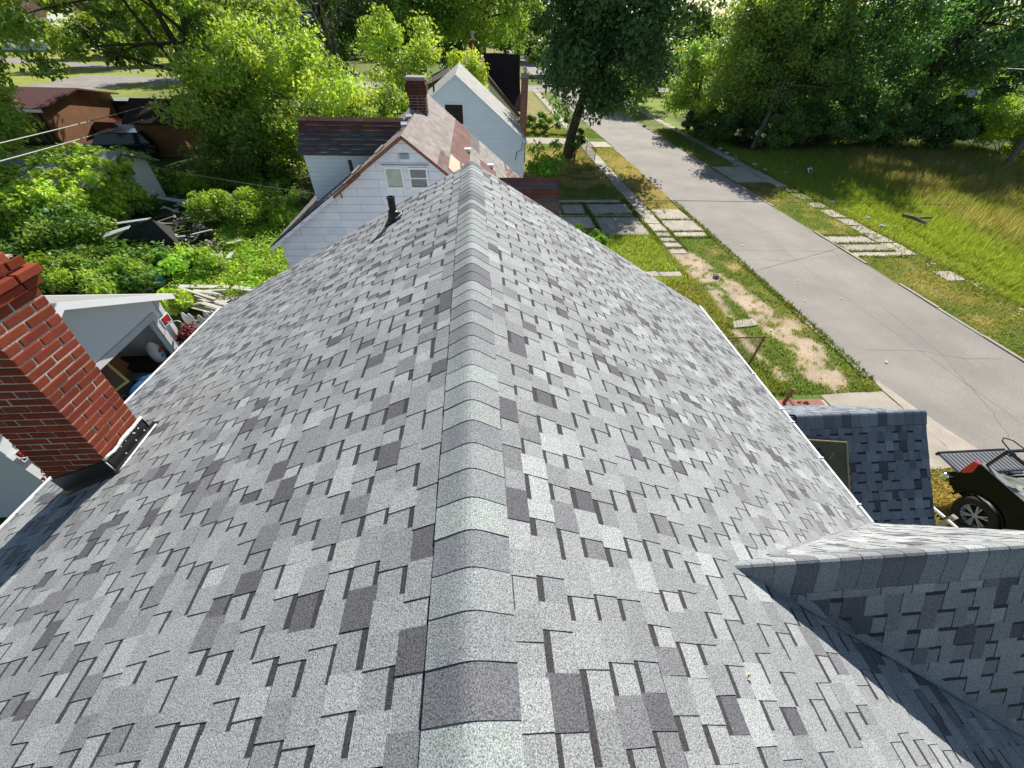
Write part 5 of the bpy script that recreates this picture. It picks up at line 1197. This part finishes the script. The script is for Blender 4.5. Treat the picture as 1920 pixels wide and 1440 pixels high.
# ---------------------------------------------------------------- litter and stones on the far lawn
def blob(name, x, y, s_, mat, seed, label, cat, group=None, flat=.6):
    q = random.Random(seed); b = MB(); n = 8; vs = []; 
    for i in range(5):
        ph = -math.pi/2+math.pi*i/4
        for k in range(n): a = 2*math.pi*k/n; r = math.cos(ph)*(1+q.uniform(-.25, .25)); vs.append((x+s_*r*math.cos(a), y+s_*r*math.sin(a)*.8, s_*flat*(.6+math.sin(ph)+q.uniform(-.1, .1))))
    b.add(vs, [(i*n+k, i*n+(k+1) % n, (i+1)*n+(k+1) % n, (i+1)*n+k) for i in range(4) for k in range(n)])
    return tag(b.build(name, mat), label, cat, group)
st_px = [(1208, 238), (1216, 243), (1267, 242), (1287, 250), (1310, 256), (1350, 281), (1362, 289), (1379, 295), (1380, 302), (1376, 311), (1413, 311), (1433, 320), (1470, 327), (1558, 383), (1583, 396), (1626, 411), (1447, 367), (1652, 428), (1678, 427), (1710, 427), (1796, 415)]
for i, (px, py) in enumerate(st_px):
    p = G(px, py); blob('stone', p[0], p[1], rr.uniform(.12, .24), M_stone if i % 4 else M_dstone, i, 'pale stone in the grass along the far sidewalk' if px < 1600 else 'pale stone in the tall grass beside the broken post', 'stone', 'pale stones along the far sidewalk' if px < 1600 else 'stones by the broken post')
p = G(1516, 326); b = MB(); M_ = Matrix.Translation((p[0], p[1], .22)) @ Matrix.Rotation(.3, 4, 'Z') @ Matrix.Rotation(-.7, 4, 'X')
for (a, c_, d, e_) in ((-.2, .2, .12, .2), (-.2, .2, -.2, -.12), (-.2, -.12, -.12, .12), (.12, .2, -.12, .12)): b.box(a, c_, -.03, .03, d, e_, (1, 1, 1), M_)
fr0 = b.build('white_frame', M_white); tag(fr0, 'small white square frame lying upright in the shaded grass', 'frame'); b = MB(); b.box(-.12, .12, -.01, .01, -.12, .12, (1, 1, 1), M_); b.build('dark_centre', M_dark, fr0)
p1, p2, p3 = G(1684, 415), G(1728, 429), G(1737, 420)
b = MB(); b.tube([(p1[0], p1[1], .35), ((p1[0]+p2[0])/2, (p1[1]+p2[1])/2, .38), (p2[0], p2[1], .3)], [.09, .1, .07], 7); b.tube([((p1[0]+p2[0])/2, (p1[1]+p2[1])/2, .38), (p3[0], p3[1], .35)], .06, 6); tag(b.build('broken_post', M_barkl), 'grey forked log lying in the tall grass', 'log')
p = G(1342, 520); blob('rock', p[0], p[1], .16, M_dstone, 71, 'dark rock on the bare soil beside the street', 'rock')
for i, (px, py) in enumerate(((1392, 461), (1495, 527), (1576, 561), (1508, 565), (1236, 283), (1233, 288), (1445, 620), (1375, 504), (1313, 412), (1660, 680))):
    p = G(px, py); b = MB(); s_ = rr.uniform(.02, .035); b.slab([(p[0]-s_, p[1]-s_, .03), (p[0]+s_, p[1]-s_*.6, .03), (p[0]+s_*.8, p[1]+s_, .03), (p[0]-s_*.7, p[1]+s_*.7, .03)], (0, 0, .02)); tag(b.build('litter', M_white), 'scrap of white litter on the street side', 'litter', 'white litter scraps')
# ---------------------------------------------------------------- fences, posts, steps
M_ = paint('chain_link_wire', (.30, .29, .27), .5, metal=.5)
def chain(name, lab, p0, p1, h, mat_post, posts=2, mesh=True, s_=.075):
    t = thing(name, lab, 'fence', p0); p0 = Vector(p0); p1 = Vector(p1); d = p1-p0; L = d.length
    for i in range(posts):
        a = p0+d*i/(posts-1); MB().tube([a, a+Vector((0, 0, h+.04))], .03, 8).build('post', mat_post, t)
    MB().tube([p0+Vector((0, 0, h)), p1+Vector((0, 0, h))], .02, 6).build('top_rail', mat_post, t)
    if mesh:
        b = MB(); n = int(L/s_)
        for i in range(-int(h/s_), n):
            for sg in (1, -1):
                u0 = i*s_; u1 = u0+h; z0, z1 = (0, h) if sg > 0 else (h, 0)
                a0, a1 = max(0, u0), min(L, u1)
                if a1 <= a0: continue
                f0, f1 = (a0-u0)/h, (a1-u0)/h
                b.bar(p0+d*(a0/L)+Vector((0, 0, z0+(z1-z0)*f0)), p0+d*(a1/L)+Vector((0, 0, z0+(z1-z0)*f1)), .005)
        b.build('wire_mesh', M_, t)
    return t
chain('chain_link_fence', 'chain link fence running beside the maple trunk and sidewalk', (8.75, 31.8, 0), (8.85, 43.5, 0), 1.15, M_steel, 5, s_=.12)
chain('chain_link_fence', 'short rusty chain link fence end beside the grey roof edge', (6.0, 8.75, 0), (8.42, 8.75, 0), 1.12, M_rust, 2, s_=.07)
b = MB(); b.tube([(7.9, 6.5, 0), (8.0, 6.6, 1.05)], .045, 10); tag(b.build('rusty_post', M_rust), 'thick rusty pipe post leaning by the eave', 'post')
stp = thing('porch_steps', 'red painted concrete step with an iron strap and dark leaves on it', 'step', (8.2, 6.3, 0))
MB().box(6.9, 9.05, 6.18, 6.66, 0, .58).build('step', M_redconc, stp, bevel=.01); MB().box(8.15, 8.22, 6.17, 6.67, .582, .60).build('iron_strap', M_rust, stp)
V, F, col = leaves(np.array([[8.4, 6.55, .6], [8.55, 6.5, .6], [7.9, 6.3, .6], [8.15, 6.2, .6]]), np.full((4, 3), .07)*np.array([1, 1, .15]), 14, .05, (.02, .015, .012), 5, yel=0); mesh_np('dark_leaves', V, F, M_leafd, col, stp)
# rail fence by the truck
rf = thing('rail_fence', 'white rails and a wooden post between porch roof and truck', 'fence', (8.9, 3.1, 0))
MB().bar((9.0, 3.0, 0), (9.03, 3.01, 1.02), .09).build('wooden_post', M_wood, rf)
b = MB(); b.bar((8.78, 3.40, .98), (8.86, 3.03, .98), .04); b.bar((8.90, 2.98, .96), (9.02, 2.3, .95), .04); b.build('white_rail', M_white, rf)
MB().bar((8.77, 3.43, 0), (8.77, 3.43, .98), .05).build('rail_post', M_white, rf); MB().bar((9.03, 2.27, 0), (9.03, 2.27, .95), .05).build('rail_post', M_white, rf)
# leaning pole at right
a = G(1880, 318); b_ = AY(1925, 255, a[1]); d = np.array(b_)-a
b = MB(); b.tube([a, a+d*3.2], [.2, .15], 10); tag(b.build('leaning_pole', M_barkl), 'leaning grey utility pole at the right edge beside the vines', 'pole')
# overhead cables
def cable(name, lab, a, b_, r, mat, sag=.2, n=14):
    a, b_ = np.array(a, float), np.array(b_, float); b = MB(); b.tube([a+(b_-a)*t-np.array([0, 0, 4*sag*t*(1-t)]) for t in np.linspace(0, 1, n)], r, 5); tag(b.build(name, mat), lab, 'cable')
def rp(px, py, t): v = ray(px, py)/_f*t; return (v[0], v[1], v[2]+CH)
cable('overhead_cable', 'upper white overhead cable crossing in front of the orange shed', rp(-150, 303, 11), rp(268, 200, 25), .020, M_wire, .05)
cable('overhead_cable', 'lower white overhead cable crossing above the vine covered shed', rp(-150, 342, 11), rp(267, 225, 25), .022, M_wire, .05)
cable('service_cable', 'thin grey cable sagging to the window of the white neighbour house', rp(262, 308, 24), (-1.75, 11.12, CH-3.75), .011, M_wire, .1)
cable('service_cable', 'thin dark cable crossing high over the street', (2.6, 14.5, CH-4.6), rp(1925, 386, 26), .009, M_wired, .0)
for i, (y0, y1, lab) in enumerate(((126, 132, 'topmost'), (164, 165, 'middle'), (213, 222, 'lowest'))):
    cable('distant_cable', lab+' pale cable at the right edge beyond the dark tree', rp(1815 if i else 1840, y0, 60), rp(1960, y1, 50), .05, M_wire, .0)

# ---------------------------------------------------------------- black pickup truck, rear toward +Y
tk = thing('pickup_truck', 'black pickup truck with its tailgate lowered parked beside the street', 'truck', (11.2, 3.0, 0))
TX0, TX1, TY = 10.22, 12.15, 4.02
def arch(yc, zc, r, y_from, y_to, n=10):
    return [(yc+r*math.cos(a), zc+r*math.sin(a)) for a in np.linspace(0, math.pi, n)] if y_from > y_to else None
wy = 3.27; wy2 = -.5; wr_ = .41
def side(x, th):
    pts = [(TY, .62), (TY, 1.02), (TY-.02, 1.33), (1.95, 1.36), (1.95, 1.36)]
    pts = [(TY, .62), (TY, 1.0), (TY-.03, 1.33), (-1.7, 1.36), (-1.75, 1.0), (-1.75, .5)]
    low = [(wy2-.47, .5)]+[(wy2-.47*math.cos(a), .42+.47*math.sin(a)) for a in np.linspace(.15, math.pi-.15, 11)]+[(wy2+.47, .45), (wy-.50, .45)]+[(wy-.50*math.cos(a), .42+.50*math.sin(a)) for a in np.linspace(.15, math.pi-.15, 13)]+[(wy+.5, .52)]
    pl_ = pts+low
    return [(x, a, c_) for a, c_ in pl_], th
b = MB(); P_, th = side(TX0, .07); b.slab(P_, (th, 0, 0)); P_, th = side(TX1, .07); b.slab(P_[::-1], (-th, 0, 0))
b.box(TX0+.07, TX1-.07, 1.9, 1.96, .6, 1.34)
b.box(TX0+.1, TX1-.1, -1.7, TY-.02, .5, .68)
body = b.build('body', M_truck, tk, bevel=.025)
b = MB(); b.box(TX0-.012, TX0+.12, 1.97, TY-.09, 1.362, 1.385); b.box(TX1-.12, TX1+.01, 1.97, TY-.09, 1.362, 1.385); b.build('bed_rail', paint('grey_rail', (.25, .25, .26), .5), tk)
b = MB()   # wheel arch flare
for x in (TX0,):
    b.tube([(x-.012, wy-.50*math.cos(a), .42+.50*math.sin(a)) for a in np.linspace(.1, math.pi-.1, 16)], .022, 6)
b.build('wheel_arch', M_truck, tk, smooth=True)
b = MB(); b.box(TX0+.09, TX1-.09, 1.98, TY-.05, .682, .70)
b.build('bed_floor', M_dark, tk)
# tailgate lowered, ribbed
tg = MB().box(TX0+.14, TX1-.14, TY+.02, TY+.55, .79, .845).build('tailgate', paint('grey_bedliner', (.16, .17, .185), .55), tk, bevel=.01)
b = MB(); k = TX0+.2
while k < TX1-.2: b.box(k, k+.05, TY+.05, TY+.52, .845, .86); k += .1
b.build('ribs', paint('grey_bedliner2', (.21, .22, .235), .5), tg); MB().box(TX0+.12, TX1-.12, TY+.55, TY+.60, .76, .86).build('tailgate_top', M_black, tg, bevel=.01)
for x in (TX0-.008, TX1+.008):
    b = MB(); s_ = 1 if x < 11 else -1
    b.slab([(x, TY-.09, 1.34), (x, TY+.012, 1.32), (x, TY+.015, .98), (x, TY-.05, .96), (x, TY-.14, 1.12)], (.09*s_, 0, 0)); b.build('tail_light', M_red, tk, bevel=.012)
b = MB(); b.box(TX0+.02, TX0+.42, TY+.03, TY+.17, .48, .68); b.box(TX1-.42, TX1-.02, TY+.03, TY+.17, .48, .68); b.box(TX0+.42, TX1-.42, TY+.05, TY+.16, .50, .62); bm = b.build('bumper', M_chrome, tk, bevel=.035)
MB().box(TX0+.06, TX0+.36, TY+.06, TY+.155, .681, .69).build('bumper_step', M_black, bm)
def wheel(x, y, s_):
    wv = thing('wheel', None, None, (x, y, .41)); wv.parent = tk; wv.location = Vector((x, y, .41))-Vector(tk.location)
    X_ = lambda d: x+s_*d
    b = MB(); pr = [(.24, -.125), (.36, -.135), (.395, -.115), (.405, -.06), (.405, .06), (.395, .115), (.36, .135), (.25, .128), (.24, .10)]
    b.lathe([(r, s_*h) for r, h in pr], (x, y, .41), 'X', 40); b.build('tyre', M_rubber, wv)
    b = MB(); b.lathe([(.248, s_*.125), (.252, s_*.10), (.235, s_*.095), (.225, s_*.05), (.22, -s_*.06)], (x, y, .41), 'X', 40)
    for k in range(6):
        for dd in (-.14, .14):
            a = k*math.pi/3+.26; c0 = Vector((X_(.09), y+.05*math.cos(a), .41+.05*math.sin(a))); c1 = Vector((X_(.102), y+.236*math.cos(a+dd), .41+.236*math.sin(a+dd))); b.bar(c0, c1, .030, .028)
    b.lathe([(0, s_*.11), (.03, s_*.112), (.055, s_*.10), (.062, s_*.07)], (x, y, .41), 'X', 20)
    b.build('rim', M_alloy, wv); MB().lathe([(.0, s_*.02), (.22, s_*.02)], (x, y, .41), 'X', 24).build('brake_disc', M_dark, wv)
    return wv
for y in (wy, wy2):
    wheel(TX0+.16, y, -1); wheel(TX1-.16, y, 1)
b = MB(); b.slab([(TX0+.03, 1.9, 1.3), (TX0+.12, 1.78, 1.92), (TX0+.12, .2, 1.95), (TX0+.05, -.75, 1.3)], (TX1-TX0-.08, 0, 0)); b.build('cab', M_glass, tk, bevel=.05)
b = MB(); b.box(TX0+.13, TX1-.13, .25, 1.75, 1.93, 1.98); b.build('cab_roof', M_truck, tk, bevel=.03)
b = MB(); b.box(TX0+.03, TX1-.03, -1.72, -.75, .9, 1.2); b.build('hood', M_truck, tk, bevel=.05)
# ladder rack (attached to the bed)
b = MB(); rz_ = 1.86
c_ = [(TX0+.07, TY-.15), (TX1-.07, TY-.15)]
for (x, y) in c_: b.bar((x, y, 1.36), (x, y, rz_), .045)
b.bar((TX0+.04, TY-.15, rz_), (TX1-.04, TY-.15, rz_), .045); 
for x in (TX0+.07, TX1-.07): b.bar((x, TY-.15, rz_), (x, .3, rz_+.02), .045); b.bar((x, 2.05, 1.36), (x, 2.05, rz_), .045)
b.build('ladder_rack', M_black, tk)
b = MB(); lp = [(TX0+.10+.15*math.cos(a)*1.0-.02, TY-.20+.0+.36*math.sin(a), rz_+.10+.02*math.cos(a)) for a in np.linspace(0, 2*math.pi, 26)[:-1]]
b.tube([(TX0-.02, 3.1, rz_+.06), (TX0-.02, 3.8, rz_+.08), (TX0+.04, 4.05, rz_+.1), (TX0+.16, 4.13, rz_+.1), (TX0+.28, 4.05, rz_+.1), (TX0+.33, 3.8, rz_+.08), (TX0+.33, 3.1, rz_+.06)], .012, 6)
b.bar((TX0-.02, 3.6, rz_+.07), (TX0+.33, 3.6, rz_+.07), .014); b.tube([(TX0+.16+.09*math.cos(a), TY-.18+.05*math.sin(a), rz_-.06) for a in np.linspace(0, 6.28, 16)[:-1]], .012, 5, closed=True)
b.build('rack_hoop', M_black, tk)
drape('tarp', 11.15, 3.0, .72, .82, .92, .62, M_tarpg, 'crumpled grey green tarp heaped in the truck bed', 'tarp', 21, 40)
b = MB(); b.lathe([(.0, -.1), (.3, -.11), (.36, -.08), (.36, .08), (.3, .11), (0, .1)], (11.75, 3.55, 1.1), 'Z', 22); tag(b.build('spare_tyre', M_rubber), 'dark tyre lying in the truck bed', 'tyre')
lad = thing('ladder', 'orange and silver ladder carried on the truck rack', 'ladder', (11.7, 3.5, rz_+.06))
b = MB(); b.bar((11.25, 4.35, rz_+.08), (11.35, -.5, rz_+.08), .05, .09); b.build('rail', paint('orange_fibreglass', (.62, .09, .03), .5), lad)
b = MB(); b.bar((11.62, 4.35, rz_+.08), (11.72, -.5, rz_+.08), .05, .09); b.build('rail', paint('orange_fibreglass2', (.62, .09, .03), .5), lad)
b = MB()
for k in range(14): b.bar((11.26+.002*k, 4.2-.33*k, rz_+.08), (11.64+.002*k, 4.2-.33*k, rz_+.08), .03)
b.build('rungs', M_alloy, lad)
